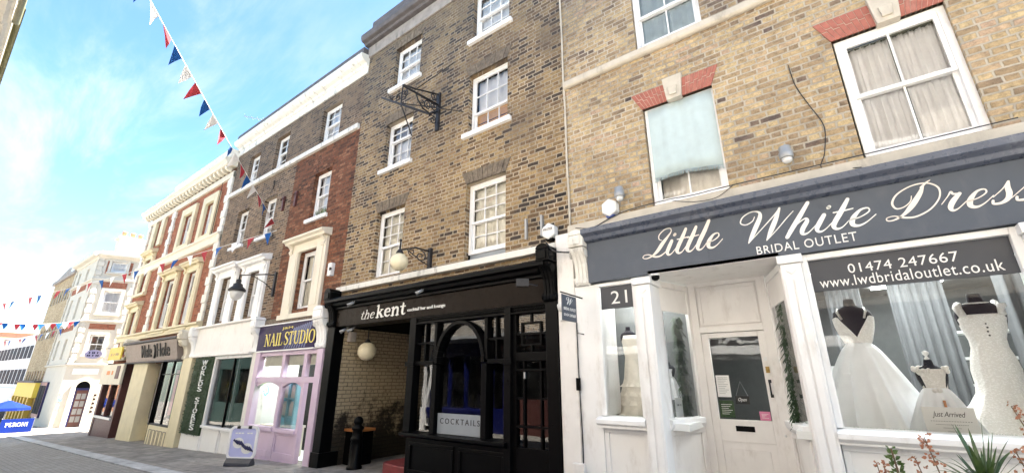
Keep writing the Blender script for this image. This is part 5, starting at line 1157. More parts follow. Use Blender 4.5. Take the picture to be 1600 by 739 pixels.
OC, fo, L = opposite('opposite_building', 'dark red cafe with awning and stock brick storeys across the street', -7.0, 6.0, 7.0, 'br_opp', [1.2, 3.6, 6.2, 8.8, 11], None)
m = MB(fo); m.box(0, L, -.06, .1, .80, 1.45)
for a in (0, 3.2, 6.4, 9.6, L-.3): m.box(a, a+.3, -.05, .1, -2, .8)
m.box(0, L, -.04, .1, -2, -1.0); m.build('shopfront_frame', 'red_dk', OC)
text('CAFE', 7.6, 9.25, .90, 1.22, -.061, 'letter_w', OC, fr=fo, bold=.03)
m = MB(fo); m.prof(5.8, 12, [(-.06, .86), (-.72, .62), (-.72, .60), (-.06, .83)]); m.build('awning', 'white', OC)
m = MB(fo); m.box(5.8, 12, -.735, -.722, .44, .60); m.build('awning_valance', 'red_dk', OC)
text('BREAKFAST - LUNCH -', 7.3, 8.95, .485, .565, -.735, 'letter_w', OC, fr=fo, depth=.003, spacing=1.2)
g = MB(fo); g.quad((.3, .05, -1.0), (L-.3, .05, -1.0), (L-.3, .05, .8), (.3, .05, .8)); g.build('shop_window', 'glass', OC)

# ================================================================== OBJECTS: curtains and cloths upstairs
def ctop(name, label, cat_, mat, u0, u1, z0, z1, d, **k):
    return tag(drape(None, mat, u0, u1, z0, z1, d, name=name, **k), label, cat_)
o = ctop('hanging_cloth', 'pale blue fringed cloth hung across the small bridal upstairs window', 'cloth', 'paleblue', -1.575, -.735, 2.50, 3.58, 5.335, amp=.010, waves=2.3, hem=.05)
m = MB(); rnd = random.Random(4)
for i in range(70):
    x = -1.57+.83*i/69; z = 2.505+.05*math.sin(i/69*3.1+.4); m.tube([(x, 5.333, z), (x+rnd.uniform(-.012, .012), 5.335, z-.055)], .0035, 4)
m.build('fringe', 'paleblue', o)
ctop('net_curtain', 'cream gathered curtain behind the left half of the large bridal upstairs window', 'curtain', 'net', .64, 1.02, 2.20, 3.50, 5.462, amp=.016, waves=5)
ctop('net_curtain', 'cream gathered curtain behind the right half of the large bridal upstairs window', 'curtain', 'net', 1.05, 1.44, 2.20, 3.50, 5.462, amp=.016, waves=5)
for i, (a, b, mt) in enumerate(((-1.56, -1.40, 'lace'), (-1.33, -1.22, 'net'), (-1.02, -.85, 'lace'))):
    pass
tag(drape(None, 'beige_lace', -1.56, -.74, 2.16, 2.7, 5.6, amp=.03, waves=7, name='curtain'), 'striped beige curtain showing below the blue cloth', 'curtain')

# ------------------------------------------------------------------ lamps
def globe_lamp(name, label, c, r, hang=False, wall_y=None):
    g = thing(name, label, 'lamp', c)
    m = MB(); m.sphere(c, r, 20); m.build('globe', 'globe', g)
    return g
g = globe_lamp('globe_lamp', 'cream globe lamp on a scrolled black bracket above the bar fascia', (-6.0, 4.74, 1.96), .16)
m = MB(); m.box(-5.83, -5.76, 5.24, 5.30, 1.90, 2.30)
m.tube([(-5.8, 5.25, 2.24), (-5.9, 5.0, 2.27), (-6.0, 4.74, 2.18)], .018); m.tube([(-6.0, 4.74, 2.10), (-6.0, 4.74, 2.34)], .016); m.lathe(-6.0, 4.74, [(.02, 2.10), (.07, 2.12), (.05, 2.16), (.015, 2.20)], 12)
m.sphere((-6.0, 4.74, 2.36), .028, 8)
def spiral(c, ax, r0, turns, t0=0, n=26, sq=1):
    """flat scroll in the plane spanned by ax and z"""
    return [(c[0]+ax[0]*math.cos(t0+turns*6.2832*i/n)*r0*(1-.8*i/n), c[1]+ax[1]*math.cos(t0+turns*6.2832*i/n)*r0*(1-.8*i/n), c[2]+math.sin(t0+turns*6.2832*i/n)*r0*(1-.8*i/n)*sq) for i in range(n+1)]
ax = Vector((-.35, -.93, 0))
m.tube(spiral((-5.86, 5.10, 2.12), ax, .11, 1.4, 1.5), .011, 6); m.tube(spiral((-5.92, 4.94, 2.17), ax, .07, 1.3, 4.5), .009, 6); m.tube([(-5.8, 5.25, 1.97), (-5.85, 5.14, 2.02), (-5.95, 4.86, 2.2)], .011, 6)
m.build('bracket', 'iron', g)
g = globe_lamp('globe_lamp', 'cream globe lamp hanging at the mouth of the bar passage', (-8.05, 5.72, .55), .19)
m = MB(); m.lathe(-8.05, 5.72, [(.02, .80), (.07, .74), (.08, .70)], 12); m.tube([(-8.05, 5.72, .78), (-8.05, 5.72, 1.02)], .012); m.build('hanger', 'iron', g)
LN = thing('street_lantern', 'black street lantern on a wall arm over the pink shop', 'lamp', (-11.75, 5.3, 2.1))
lx, ly, lz = -12.55, 4.72, 2.28
m = MB(); m.tube([(-11.75, 5.28, 2.62), (-11.95, 5.12, 2.64), (lx, ly, 2.62), (lx, ly, 2.5)], .02); m.box(-11.79, -11.71, 5.25, 5.30, 2.05, 2.70); m.tube([(-11.75, 5.26, 2.2), (-11.95, 5.1, 2.42), (-12.25, 4.92, 2.60)], .012)
m.build('arm', 'iron', LN)
m = MB(); m.lathe(lx, ly, [(.02, 2.52), (.06, 2.50), (.07, 2.44), (.05, 2.42), (.11, 2.38), (.12, 2.32), (.18, 2.27), (.21, 2.22), (.20, 2.19)], 18); m.build('hood', 'iron', LN)
m = MB(); m.lathe(lx, ly, [(.165, 2.20), (.16, 2.12), (.12, 2.02), (.05, 1.96), (.01, 1.955)], 18); m.build('lamp_shade', paint('pale_lamp_glass', (.62, .62, .60), .2, .05), LN)

# ------------------------------------------------------------------ iron sign bracket on the bar building
IB = thing('iron_bracket', 'empty wrought iron pub sign bracket with scrolls high on sooty brick', 'bracket', (-5.85, 5.3, 5.3))
m = MB(); m.box(-5.87, -5.78, 5.25, 5.30, 4.82, 5.72); m.build('back_plate', 'iron', IB)
YB = 4.34
m = MB(); m.tube([(-5.82, 5.26, 5.42), (-5.82, YB, 5.34)], .026, 6); m.tube([(-5.82, 5.26, 5.68), (-5.82, 4.62, 5.44), (-5.82, YB+.02, 5.37)], .016, 6); m.tube([(-5.82, 5.26, 5.26), (-5.82, 5.06, 5.10), (-5.82, 4.86, 5.12), (-5.82, 4.72, 5.24), (-5.82, 4.66, 5.36)], .018, 6); m.build('arm', 'iron', IB)
m = MB(); m.tube([(-6.46, YB, 5.34), (-5.86, YB, 4.94), (-4.99, YB-.02, 4.36)], .022, 6); m.build('cross_bar', 'iron', IB)
m = MB(); m.tube([(-5.82, YB, 5.36), (-5.83, YB, 4.92), (-5.45, YB, 4.12)], .014, 6); m.build('stay', 'iron', IB)
m = MB(); m.tube([(-5.80, YB, 4.93), (-5.1, 5.28, 4.98)], .010, 6); m.build('stay', 'iron', IB)
m = MB(); m.tube([(-5.84, 4.62, 5.40), (-5.4, 5.28, 6.32)], .010, 6); m.build('stay', 'iron', IB)
ax = Vector((0, -1, 0)); ax2 = Vector((1, 0, 0))
for c, r, t0, tu, a_ in (((-5.82, 5.12, 5.55), .10, 1.5, 1.5, ax), ((-5.82, 4.98, 5.28), .10, 4.4, 1.4, ax), ((-5.82, 4.84, 5.22), .07, 1.2, 1.3, ax), ((-5.82, 5.14, 5.0), .11, .2, 1.4, ax), ((-5.82, 5.13, 5.32), .10, 2.2, 1.4, ax), ((-5.93, YB, 5.12), .08, 1.2, 1.4, ax2), ((-5.72, YB, 5.12), .08, 4, 1.3, ax2), ((-6.15, YB, 5.2), .07, 4, 1.3, ax2)):
    MB().tube(spiral(c, a_, r, tu, t0), .012, 6).build('scroll', 'iron', IB)

# ------------------------------------------------------------------ alarm boxes, cameras, spotlights
def hexbox(name, label, x, z, r, mat, base, writing=None):
    a = thing(name, label, 'alarm', (x, 5.2, z))
    m = MB(); pts = [(x+r*math.cos(R(30+60*i)), z+r*1.05*math.sin(R(30+60*i))) for i in range(6)]
    m.plate([(x+(p[0]-x), z+(p[1]-z)) for p in pts], 5.17, 5.29); m.build('cover', mat, a, bevel=.018)
    m = MB(); m.plate([(x-r*.55, z-r*.86), (x+r*.55, z-r*.86), (x+r*.35, z-r*1.18), (x-r*.35, z-r*1.18)], 5.185, 5.285); m.build('strobe', base, a, bevel=.008)
    if writing: text(writing, x-r*.62, x+r*.62, z+r*.05, z+r*.35, 5.168, 'red_dk', a, depth=.003)
    return a
hexbox('alarm_box', 'plain white hexagonal alarm box with dark blue base on yellow brick', -2.19, 2.22, .125, 'plastic', 'plastic_blue')
hexbox('alarm_box', 'white hexagonal alarm box with faded red lettering beside the bar fascia', -3.17, 2.08, .125, 'plastic', 'black', 'MASTER')
def dome_cam(label, x, z):
    a = thing('security_camera', label, 'camera', (x, 5.2, z))
    m = MB(); m.tube([(x, 5.30, z+.03), (x, 5.18, z+.03)], .03, 12); m.lathe(x, 5.16, [(.055, z+.10), (.06, z+.09), (.06, z+.04), (.068, z+.035), (.068, z-.03), (.06, z-.04)], 18); m.build('housing', 'steel', a)
    m = MB(); m.lathe(x, 5.16, [(.052, z-.04), (.048, z-.07), (.03, z-.09), (.003, z-.098)], 16); m.build('dome', 'plastic', a)
dome_cam('grey dome security camera beside the plain white alarm box', -2.02, 2.36)
dome_cam('grey dome security camera alone between the two bridal upstairs windows', -.09, 2.32)
a = thing('security_camera', 'black dome camera under the blue-grey fascia by the number 21', 'camera', (-1.66, 5.12, 1.16)); m = MB(); m.lathe(-1.64, 5.12, [(.055, 1.199), (.055, 1.175)], 16); m.build('housing', 'plastic', a); m = MB(); m.lathe(-1.64, 5.12, [(.05, 1.175), (.045, 1.14), (.02, 1.12), (.002, 1.118)], 16); m.build('dome', 'black', a)
a = thing('wall_light', 'small white bulkhead light on a box on the white pier', 'lamp', (-2.95, 5.1, .85)); m = MB(); m.lathe(-2.93, 5.08, [(.06, .955), (.062, .93), (.05, .88), (.02, .86)], 14); m.build('lamp_shade', 'plastic', a); m = MB(); m.box(-2.98, -2.88, 5.08, 5.14, .74, .84); m.build('junction_box', 'plastic', a, bevel=.006)
a = thing('floodlight', 'black floodlight clamped to the right end console of the bar', 'lamp', (-3.3, 5.0, 1.3)); m = MB(Fr((-3.42, 4.86), (.8, .6))); m.box(-.09, .09, -.03, .03, 1.22, 1.33); m.build('housing', 'iron', a, bevel=.006); m = MB(); m.tube([(-3.42, 4.86, 1.27), (-3.26, 5.0, 1.24)], .012); m.build('bracket', 'iron', a)
def spot(label, x, y, z, dx=-.05):
    a = thing('spotlight', label, 'lamp', (x, y, z)); m = MB(); m.tube([(x+dx, y-.10, z-.07), (x, y-.01, z)], [.038, .03], 12); m.build('housing', 'steel', a); m = MB(); m.tube([(x, y-.01, z), (x+.02, y+.07, z+.07)], .01); m.build('bracket', 'steel', a)
spot('left silver spotlight under the bar cornice above the kent lettering', -7.62, 5.0, 1.44); spot('right silver spotlight under the bar cornice near the fascia middle', -5.62, 5.0, 1.45)
spot('small silver spotlight under the left end of the bar fascia beside the passage globe', -8.12, 5.22, .97); spot('tiny silver spotlight under the bar fascia on the passage ceiling', -7.9, 5.24, .97)
a = thing('speaker_box', 'small grey box fixed under the bar fascia in the passage', 'speaker', (-8.28, 5.5, .85)); m = MB(); m.box(-8.36, -8.24, 5.42, 5.56, .74, .94); m.build('housing', 'grey_board', a, bevel=.006); m = MB(); m.box(-8.32, -8.28, 5.46, 5.5, .94, 1.02); m.build('bracket', 'iron', a)
a = thing('alarm_box', 'small white wall box with red mark on dark red brick', 'alarm', (-9.05, 5.25, 2.35)); m = MB(); m.box(-9.12, -8.98, 5.2, 5.3, 2.22, 2.52); m.build('cover', 'plastic', a, bevel=.01); m = MB(); m.tube([(-9.0, 5.21, 2.37), (-9.0, 5.19, 2.37)], .04, 12); m.build('strobe', 'red_dk', a)
for i, x in enumerate((-3.63, -3.34)):
    a = tag(MB().box(x-.018, x+.018, 5.25, 5.31, 2.06, 2.40).build('wall_strap', 'steel', bevel=.004), ['left one of two upright grey metal straps on brick near the lettered alarm', 'upright grey metal strap on brick directly beside the lettered alarm box'][i], 'strap')
for i, (x, z) in enumerate(((-12.05, 4.75), (-11.35, 4.72))):
    a = thing('wall_anchor', ['rusty iron wall anchor on the dark brown brick side', 'rusty iron wall anchor on the dark red rebuilt brick side'][i], 'anchor', (x, 5.3, z)); MB().box(x-.04, x+.04, 5.24, 5.3, z-.22, z+.22).build('back_plate', 'maroon', a); MB().tube([(x-.12, 5.24, z+.12), (x, 5.22, z+.16), (x+.12, 5.24, z+.05)], .02, 6).build('bar', 'maroon', a)

# ------------------------------------------------------------------ cables
def cable(label, pts, r=.006, mat='iron'):
    return tag(MB().tube([p for p in cat3(pts)], r, 6).build('cable', mat), label, 'cable')
def cat3(pts): return cat(pts, 6)
cable('black cable looping from the corbel top along the stone course', [(-2.62, 5.0, 1.96), (-2.45, 5.17, 1.98), (-2.2, 5.185, 2.06), (-1.9, 5.185, 2.12), (-1.4, 5.185, 2.135), (-1.1, 5.185, 2.12), (-.7, 5.185, 2.13), (.5, 5.185, 2.13), (1.6, 5.185, 2.14)])
cable('slack black cable sagging over the stone below the blue cloth window', [(-1.35, 5.185, 2.11), (-1.1, 5.18, 2.03), (-.85, 5.18, 2.02), (-.66, 5.18, 2.12)], .004)
cable('thin dark cable trailing down brick between the upstairs bridal windows', [(.12, 5.295, 3.5), (.14, 5.29, 3.2), (.22, 5.29, 2.9), (.3, 5.29, 2.6), (.25, 5.29, 2.3), (.2, 5.29, 2.12), (.5, 5.18, 2.0)], .005)
cable('black cable running down the white pier below the hanging sign', [(-2.74, 5.135, .7), (-2.745, 5.135, .2), (-2.74, 5.135, -.3), (-2.735, 5.135, -.9), (-2.73, 5.06, -1.2)], .008)
t_ = thing('cable_box', 'small black joint box on the pier cable', 'box', (-2.745, 5.12, -.08)); MB().box(-2.775, -2.72, 5.10, 5.135, -.14, .01).build('cover', 'black', t_, bevel=.006)
cable('thick cable hanging from the bar end console to the carved white corbel', [(-3.1, 5.0, 1.84), (-2.98, 4.98, 1.70), (-2.85, 5.02, 1.66), (-2.74, 5.1, 1.66)], .012)
t_ = thing('cable_loop', 'dark hook of cable on the brown brick above middle window', 'cable', (-12.9, 5.3, 5.5)); MB().tube([(-13.0, 5.29, 5.7), (-12.9, 5.27, 5.72), (-12.85, 5.27, 5.6), (-12.95, 5.29, 5.45)], .012, 6).build('cable', 'iron', t_)

# ------------------------------------------------------------------ street: A-board, bollard, bin, step
AB = thing('pavement_sign', 'white framed swing sign with lilac nail poster standing on the pavement', 'sign', (-10.2, 4.4, zg(-10.2)))
fa = Fr((-10.45, 4.33), (.85, .50)); zb = zg(-10.2)+.012
m = MB(fa); w_, h0, h1 = .62, zb+.12, zb+.74
n = 6; r_ = .10
def rr(w0, w1, za, zc, r_):
    out = []
    for cx_, cz_, a0 in ((w1-r_, zc-r_, 0), (w0+r_, zc-r_, 90), (w0+r_, za+r_, 180), (w1-r_, za+r_, 270)):
        out += [(cx_+r_*math.cos(R(a0+15*i)), cz_+r_*math.sin(R(a0+15*i))) for i in range(7)]
    return out
o_, i_ = rr(0, w_, h0, h1, .10), rr(.045, w_-.045, h0+.045, h1-.045, .065); n = len(o_)
m.add([(x, 0, z) for x, z in o_]+[(x, 0, z) for x, z in i_]+[(x, .04, z) for x, z in o_]+[(x, .04, z) for x, z in i_], [f for k in range(n) for f in ((k, (k+1) % n, n+(k+1) % n, n+k), (k, 2*n+k, 2*n+(k+1) % n, (k+1) % n), (n+k, n+(k+1) % n, 3*n+(k+1) % n, 3*n+k), (2*n+k, 3*n+k, 3*n+(k+1) % n, 2*n+(k+1) % n))])
m.build('frame', 'white', AB)
m = MB(fa); m.plate(i_, .012, .03); PS = m.build('poster', 'poster', AB)
m = MB(fa)
for cx_, cz_, rx_ in ((.22, h0+.30, .12), (.42, h0+.20, .12)): m.plate([(cx_+rx_*math.cos(6.283*k/20), cz_+.10*math.sin(6.283*k/20)) for k in range(20)], .009, .0115)
m.build('picture', 'paper', PS)
m = MB(fa)
for cx_, cz_ in ((.24, h0+.30), (.44, h0+.20)):
    for k in range(4): m.tube([(cx_-.12+.05*k, .004, cz_+.06-.01*k), (cx_-.02+.05*k, .004, cz_-.02-.012*k)], [.02, .012], 6)
m.build('painted_nails', 'navy', PS)
text('--- --', .12, .5, h1-.15, h1-.125, .011, 'letter_w', PS, fr=fa, depth=.002)
MB(fa).box(.0, .09, .0, .001, 0, .001)
m = MB(fa); m.prof(.03, w_-.03, [(-.07, zb), (-.06, zb+.06), (-.01, zb+.14), (.05, zb+.14), (.10, zb+.06), (.11, zb)]); m.build('base', 'darkgrey', AB, bevel=.01)
m = MB(fa); m.box(.15, .22, -.01, .05, h1-.05, h1+.0); m.box(w_-.22, w_-.15, -.01, .05, h1-.05, h1); m.build('clip', 'ink', AB)
BX, BY = -7.66, 5.42; bz = zg(BX)
BO = thing('bollard', 'black cast iron bollard with rounded cap at the passage mouth', 'bollard', (BX, BY, bz))
m = MB(); m.lathe(BX, BY, [(.14, bz), (.14, bz+.05), (.115, bz+.07), (.11, bz+.42), (.10, bz+.48), (.115, bz+.50), (.115, bz+.53), (.095, bz+.55), (.09, bz+.66), (.115, bz+.69), (.115, bz+.72), (.07, bz+.75), (.065, bz+.77), (.09, bz+.80), (.09, bz+.84), (.06, bz+.89), (.01, bz+.91)], 20); m.build('post', 'black', BO)
BN = thing('bin', 'black bin with an orange-brown wooden lid behind the bollard', 'bin', (-8.15, 5.8, zg(-8)))
m = MB(); m.box(-8.34, -7.97, 5.62, 6.02, zg(-8), -1.0); m.build('body', 'black_matt', BN, bevel=.01); m = MB(); m.box(-8.355, -7.95, 5.59, 6.05, -1.0, -.95); m.build('lid', 'wood', BN, bevel=.008)
m = MB(); n = 16; zs = zg(-6.2)
pts = [(-6.05, 5.5)]+[(-6.05-.75*math.sin(1.5708*i/n), 5.45-.5*math.cos(1.5708*i/n)+.0) for i in range(n+1)]+[(-6.80, 6.3), (-6.05, 6.3)]
pts = [(-6.06, 6.4), (-6.86, 6.4), (-6.86, 5.55)]+[(-6.66-.20*math.cos(1.5708*i/8), 5.50-.15*math.sin(1.5708*i/8)) for i in range(9)]+[(-6.06, 5.30)]
m.add([(x, y, zs-.1) for x, y in pts]+[(x, y, zs+.16) for x, y in pts], [tuple(range(len(pts)))[::-1], tuple(range(len(pts), 2*len(pts)))]+[(i, (i+1) % len(pts), len(pts)+(i+1) % len(pts), len(pts)+i) for i in range(len(pts))])
tag(m.build('step', 'red_step', bevel=.02), 'worn dark red painted step inside the bar passage', 'step')

# ------------------------------------------------------------------ dresses in the bridal windows
def neckform(parent, cx, cy, z, s=1, finial=None):
    """black dress form: shoulders, chest and neck in one surface"""
    m = MB(); m.lathe(cx, cy, [(.10*s, z-.40*s), (.125*s, z-.30*s), (.16*s, z-.18*s), (.17*s, z-.10*s), (.155*s, z-.04*s), (.10*s, z+.005*s), (.055*s, z+.03*s), (.047*s, z+.09*s), (.045*s, z+.11*s), (.02*s, z+.115*s)], 24, 1.12, .62)
    m.build('dress_form', 'form', parent)
    if finial:
        m = MB(); m.lathe(cx, cy, [(.02*s, z+.115*s), (.035*s, z+.13*s), (.02*s, z+.15*s), (.015*s, z+.17*s), (.04*s, z+.2*s), (.04*s, z+.23*s), (.01*s, z+.25*s)], 14); m.build('finial', 'white', parent)
def skirt(parent, name, cx, cy, rings, mat, n=72, folds=9, amp=.06, ey=.75, skew=(0, 0), smooth=True):
    m = MB(); rnd = random.Random(len(name)+int(cx*50)); ph = [rnd.uniform(0, 6.28) for _ in range(3)]
    vs = []; M_ = len(rings)
    for i, (r_, z) in enumerate(rings):
        f = i/(M_-1)
        for k in range(n):
            th = 6.2832*k/n
            q = r_*(1+amp*f*(math.sin(folds*th+ph[0])+.6*math.sin((folds*2-3)*th+ph[1]+f)))
            vs.append((cx+skew[0]*f*f+q*math.cos(th), cy+skew[1]*f*f+q*ey*math.sin(th), z))
    fs = [(i*n+k, (i+1)*n+k, (i+1)*n+(k+1) % n, i*n+(k+1) % n) for i in range(M_-1) for k in range(n)]+[tuple(range(n))]
    m.add(vs, fs, True); return m.build(name, mat, parent)
def bodice_v(parent, cx, cy, z, s, mat, vneck=True):
    """fitted bodice wrapped on the form, open in a deep V, with straps"""
    m = MB(); n = 48; vs = []; rows = 9
    for j in range(rows):
        f = j/(rows-1)
        for k in range(n+1):
            th = -1.5708+6.2832*k/n    # starts at the front (-y)
            d = abs(k/n-.0) if k <= n/2 else abs(1-k/n)
            top = z-.34*s+(.24*s)*min(1, (d*2)/.26) if vneck else z-.10*s
            if d*2 > .30: top = z-.10*s-.05*s*min(1, (d*2-.30)/.5)
            zz = z-.40*s+(top-(z-.40*s))*f
            tt = (zz-(z-.40*s))/(.36*s); r_ = s*(.112+.062*math.sin(min(1, max(0, tt))*1.9))
            vs.append((cx+r_*1.14*math.cos(th), cy+r_*.66*math.sin(th), zz))
    fs = [(j*(n+1)+k, j*(n+1)+k+1, (j+1)*(n+1)+k+1, (j+1)*(n+1)+k) for j in range(rows-1) for k in range(n)]
    m.add(vs, fs, True)
    for sg in (-1, 1):
        m.tube([(cx+sg*.105*s, cy-.108*s, z-.13*s), (cx+sg*.135*s, cy-.09*s, z-.05*s), (cx+sg*.125*s, cy, z+.0*s), (cx+sg*.11*s, cy+.08*s, z-.08*s)], .013*s, 6)
    return m.build('bodice', mat, parent)
def prg(r0, r1, z0, z1, p, n=16): return [(r0+(r1-r0)*(i/n)**p, z0+(z1-z0)*i/n) for i in range(n+1)]
y1 = 6.02; k = y1/5.85
D_1 = thing('wedding_dress', 'white satin A-line wedding dress with deep V neck in the big window', 'dress', (.17, y1, -.48))
neckform(D_1, .16, y1, .71*k, .92); bodice_v(D_1, .16, y1, .71*k, .92, 'lace')
skirt(D_1, 'skirt', .16, y1, [(.105, .71*k-.92*.40), (.115, .71*k-.92*.42)]+prg(.13, .46, .71*k-.40, -.475, .8), 'satin', folds=10, amp=.16, ey=.72, skew=(.05, 0))
skirt(D_1, 'train', .0, y1-.15, prg(.04, .22, .05, -.475, .9), 'satin', folds=5, amp=.10, ey=.6, skew=(-.12, -.08))
y3 = 5.98; k = y3/5.85
D_3 = thing('wedding_dress', 'ivory lace mermaid wedding dress with illusion neckline on black form at window right', 'dress', (1.12, y3, -.48))
neckform(D_3, 1.12, y3, .66*k, .95)
zt = .66*k
skirt(D_3, 'skirt', 1.12, y3, [(.165, zt-.10), (.17, zt-.14), (.155, zt-.22), (.125, zt-.33), (.125, zt-.40), (.15, zt-.50), (.165, zt-.60), (.158, zt-.72), (.165, zt-.80), (.22, zt-.90), (.30, zt-1.0), (.38, zt-1.15)], 'lace', folds=9, amp=.035, ey=.72, skew=(-.05, 0))
m = MB()
for sg in (-1, 1):
    m.tube([(1.12+sg*.13, y3-.10, zt-.11), (1.12+sg*.15, y3-.07, zt-.03), (1.12+sg*.125, y3+.0, zt+.012), (1.12+sg*.12, y3+.08, zt-.08)], [.03, .035, .03, .02], 6)
m.tube([(1.12+.085*math.cos(a), y3+.06*math.sin(a), zt+.01) for a in [6.2832*i/20 for i in range(20)]], .008, 6, True); m.build('lace_straps', 'lace', D_3)
m = MB()
for i in range(6): m.sphere((1.12+.004*(i % 2), y3-.112+.008*max(0, i-3), zt-.12-.035*i), .008, 8)
m.build('buttons', 'ink', D_3)
y2 = 5.66
D_2 = thing('child_dress', 'small white tulle flower girl dress with white finial between the two gowns', 'dress', (.62, y2, -.48))
neckform(D_2, .625, y2, .10, .60, True)
skirt(D_2, 'bodice', .625, y2, [(.105, .085), (.108, .04), (.085, -.06), (.082, -.08)], 'lace', folds=12, amp=.06, ey=.7)
m = MB(); rnd = random.Random(2)
for i in range(40):
    a = rnd.uniform(0, 6.28); m.sphere((.625+.115*math.cos(a), y2+.075*math.sin(a), .08+rnd.uniform(-.02, .02)), rnd.uniform(.012, .022), 6)
m.build('lace_trim', 'lace', D_2)
skirt(D_2, 'skirt', .625, y2, prg(.082, .24, -.08, -.47, .72), 'tulle', folds=15, amp=.10, ey=.75)
m = MB(); m.sphere((.64, y2-.075, -.10), .022, 8); m.sphere((.61, y2-.075, -.105), .02, 8); m.build('bow', 'lace', D_2)
JA = thing('card_sign', 'white slanted card reading Just Arrived propped in front of child dress', 'sign', (.64, 5.4, -.48))
fj = Fr((.47, 5.42), (1, -.02))
m = MB(fj); m.add([(0, .0, -.475), (.335, 0, -.475), (.335, .06, -.235), (0, .06, -.235), (0, .006, -.475), (.335, .006, -.475), (.335, .066, -.235), (0, .066, -.235)], [(0, 1, 2, 3), (7, 6, 5, 4), (0, 3, 7, 4), (1, 5, 6, 2), (3, 2, 6, 7), (0, 4, 5, 1)]); m.build('card', 'paper', JA)
def ontilt(body, a, b, c, d, mt, sh=.4):
    vs, fs = textmesh(body, sh, 0, .95, .5); xs = [v[0] for v in vs]; zs = [v[1] for v in vs]; mb = MB(fj)
    mb.add([(a+(v[0]-min(xs))/(max(xs)-min(xs))*(b-a), .06*((c+(v[1]-min(zs))/(max(zs)-min(zs))*(d-c))+.475)/.24-.002-.001*(.5+v[2]), c+(v[1]-min(zs))/(max(zs)-min(zs))*(d-c)) for v in vs], fs); return mb.build('lettering', mt, JA)
ontilt('Just Arrived', .06, .275, -.325, -.27, 'ink')
for i, (a, b) in enumerate(((.04, .30), (.07, .27), (.11, .22), (.13, .20))): ontilt('................', a, b, -.35-.026*i, -.344-.026*i, 'grey_txt', 0)
MB(fj).box(.16, .178, .075, .09, -.235, -.18).build('wooden_clip', 'wood', JA)
yd = 5.72
D_4 = thing('wedding_dress', 'champagne ruffled lace wedding dress in the narrow number 21 window', 'dress', (-2.3, yd, -.48))
neckform(D_4, -2.28, yd, .60, .62)
skirt(D_4, 'skirt', -2.26, yd, [(.10, .55), (.115, .48), (.10, .38), (.085, .27), (.105, .12), (.12, .0)]+prg(.13, .26, -.03, -.475, 1, 8), 'beige_lace', folds=7, amp=.07, ey=.8)
for i in range(4): skirt(D_4, 'ruffle', -2.26, yd, prg(.125+.03*i, .175+.03*i, -.02-.11*i, -.10-.11*i, 1.6, 4), 'beige_lace', folds=11, amp=.09, ey=.8)
D_5 = thing('child_dress', 'little white dress on a small form in the canted side window', 'dress', (-1.75, 6.1, -.4))
neckform(D_5, -1.86, 5.95, .16, .42); skirt(D_5, 'skirt', -1.86, 5.95, [(.07, .12), (.05, .03)]+prg(.055, .15, .02, -.25, .8, 8), 'tulle', folds=9, amp=.06)
MB().tube([(-1.86, 5.95, -.48), (-1.86, 5.95, -.2)], .012).build('stand', 'steel', D_5)
t_ = thing('card_sign', 'pale price card leaning in the canted side window', 'sign', (-1.7, 5.7, -.48)); MB(Fr((-1.72, 5.62), (.3, .95))).box(0, .14, 0, .006, -.475, -.22).build('card', 'paper', t_); text('-- -', .03, .11, -.31, -.29, -.001, 'grey_txt', t_, fr=Fr((-1.72, 5.62), (.3, .95)), shear=.3, depth=.002)
# fake grass along the window bottoms, garlands on the side lights
def blades(name, x0, x1, y0, y1_, z, n, h, mat, label, seed=1):
    m = MB(); rnd = random.Random(seed)
    for i in range(n):
        x, y = rnd.uniform(x0, x1), rnd.uniform(y0, y1_); a = rnd.uniform(0, 6.28); l = rnd.uniform(.4, 1)*h; w_ = .004
        dx, dy = math.cos(a)*l*.7, math.sin(a)*l*.7
        m.add([(x-w_, y, z), (x+w_, y, z), (x+dx, y+dy, z+l)], [(0, 1, 2)])
    return tag(m.build(name, mat), label, 'grass', kind='stuff')
blades('artificial_grass', -.10, 1.32, 5.25, 5.55, -.48, 3000, .055, 'grass_fake', 'artificial grass strip along the bottom of the big bridal window')
blades('artificial_grass', -2.39, -1.97, 5.25, 5.6, -.48, 900, .06, 'grass_fake', 'artificial grass in the foot of the narrow bridal window', 2)
def garland(label, p0, p1, w_, n, seed):
    m = MB(); rnd = random.Random(seed)
    for i in range(n):
        f = rnd.random(); c = [p0[j]+(p1[j]-p0[j])*f for j in range(3)]
        a = rnd.uniform(-1, 1); l = rnd.uniform(.04, .10); dx = math.sin(a)*l; s = rnd.uniform(-w_, w_)
        x, y, z = c[0]+s, c[1]+rnd.uniform(-w_, w_), c[2]
        m.add([(x, y, z), (x+dx*.5+.007, y-.01, z-l*.5), (x+dx, y, z-l), (x+dx*.5-.007, y+.01, z-l*.5)], [(0, 1, 2, 3)])
    return tag(m.build('garland', 'hedge'), label, 'garland')
garland('green leaf garland hanging inside the canted window left of the door', (-1.655, 5.84, .78), (-1.655, 5.80, -.45), .045, 900, 3)
garland('green leaf garland hanging inside the canted window right of the door', (-.42, 5.62, .80), (-.50, 5.72, -.45), .05, 900, 4)
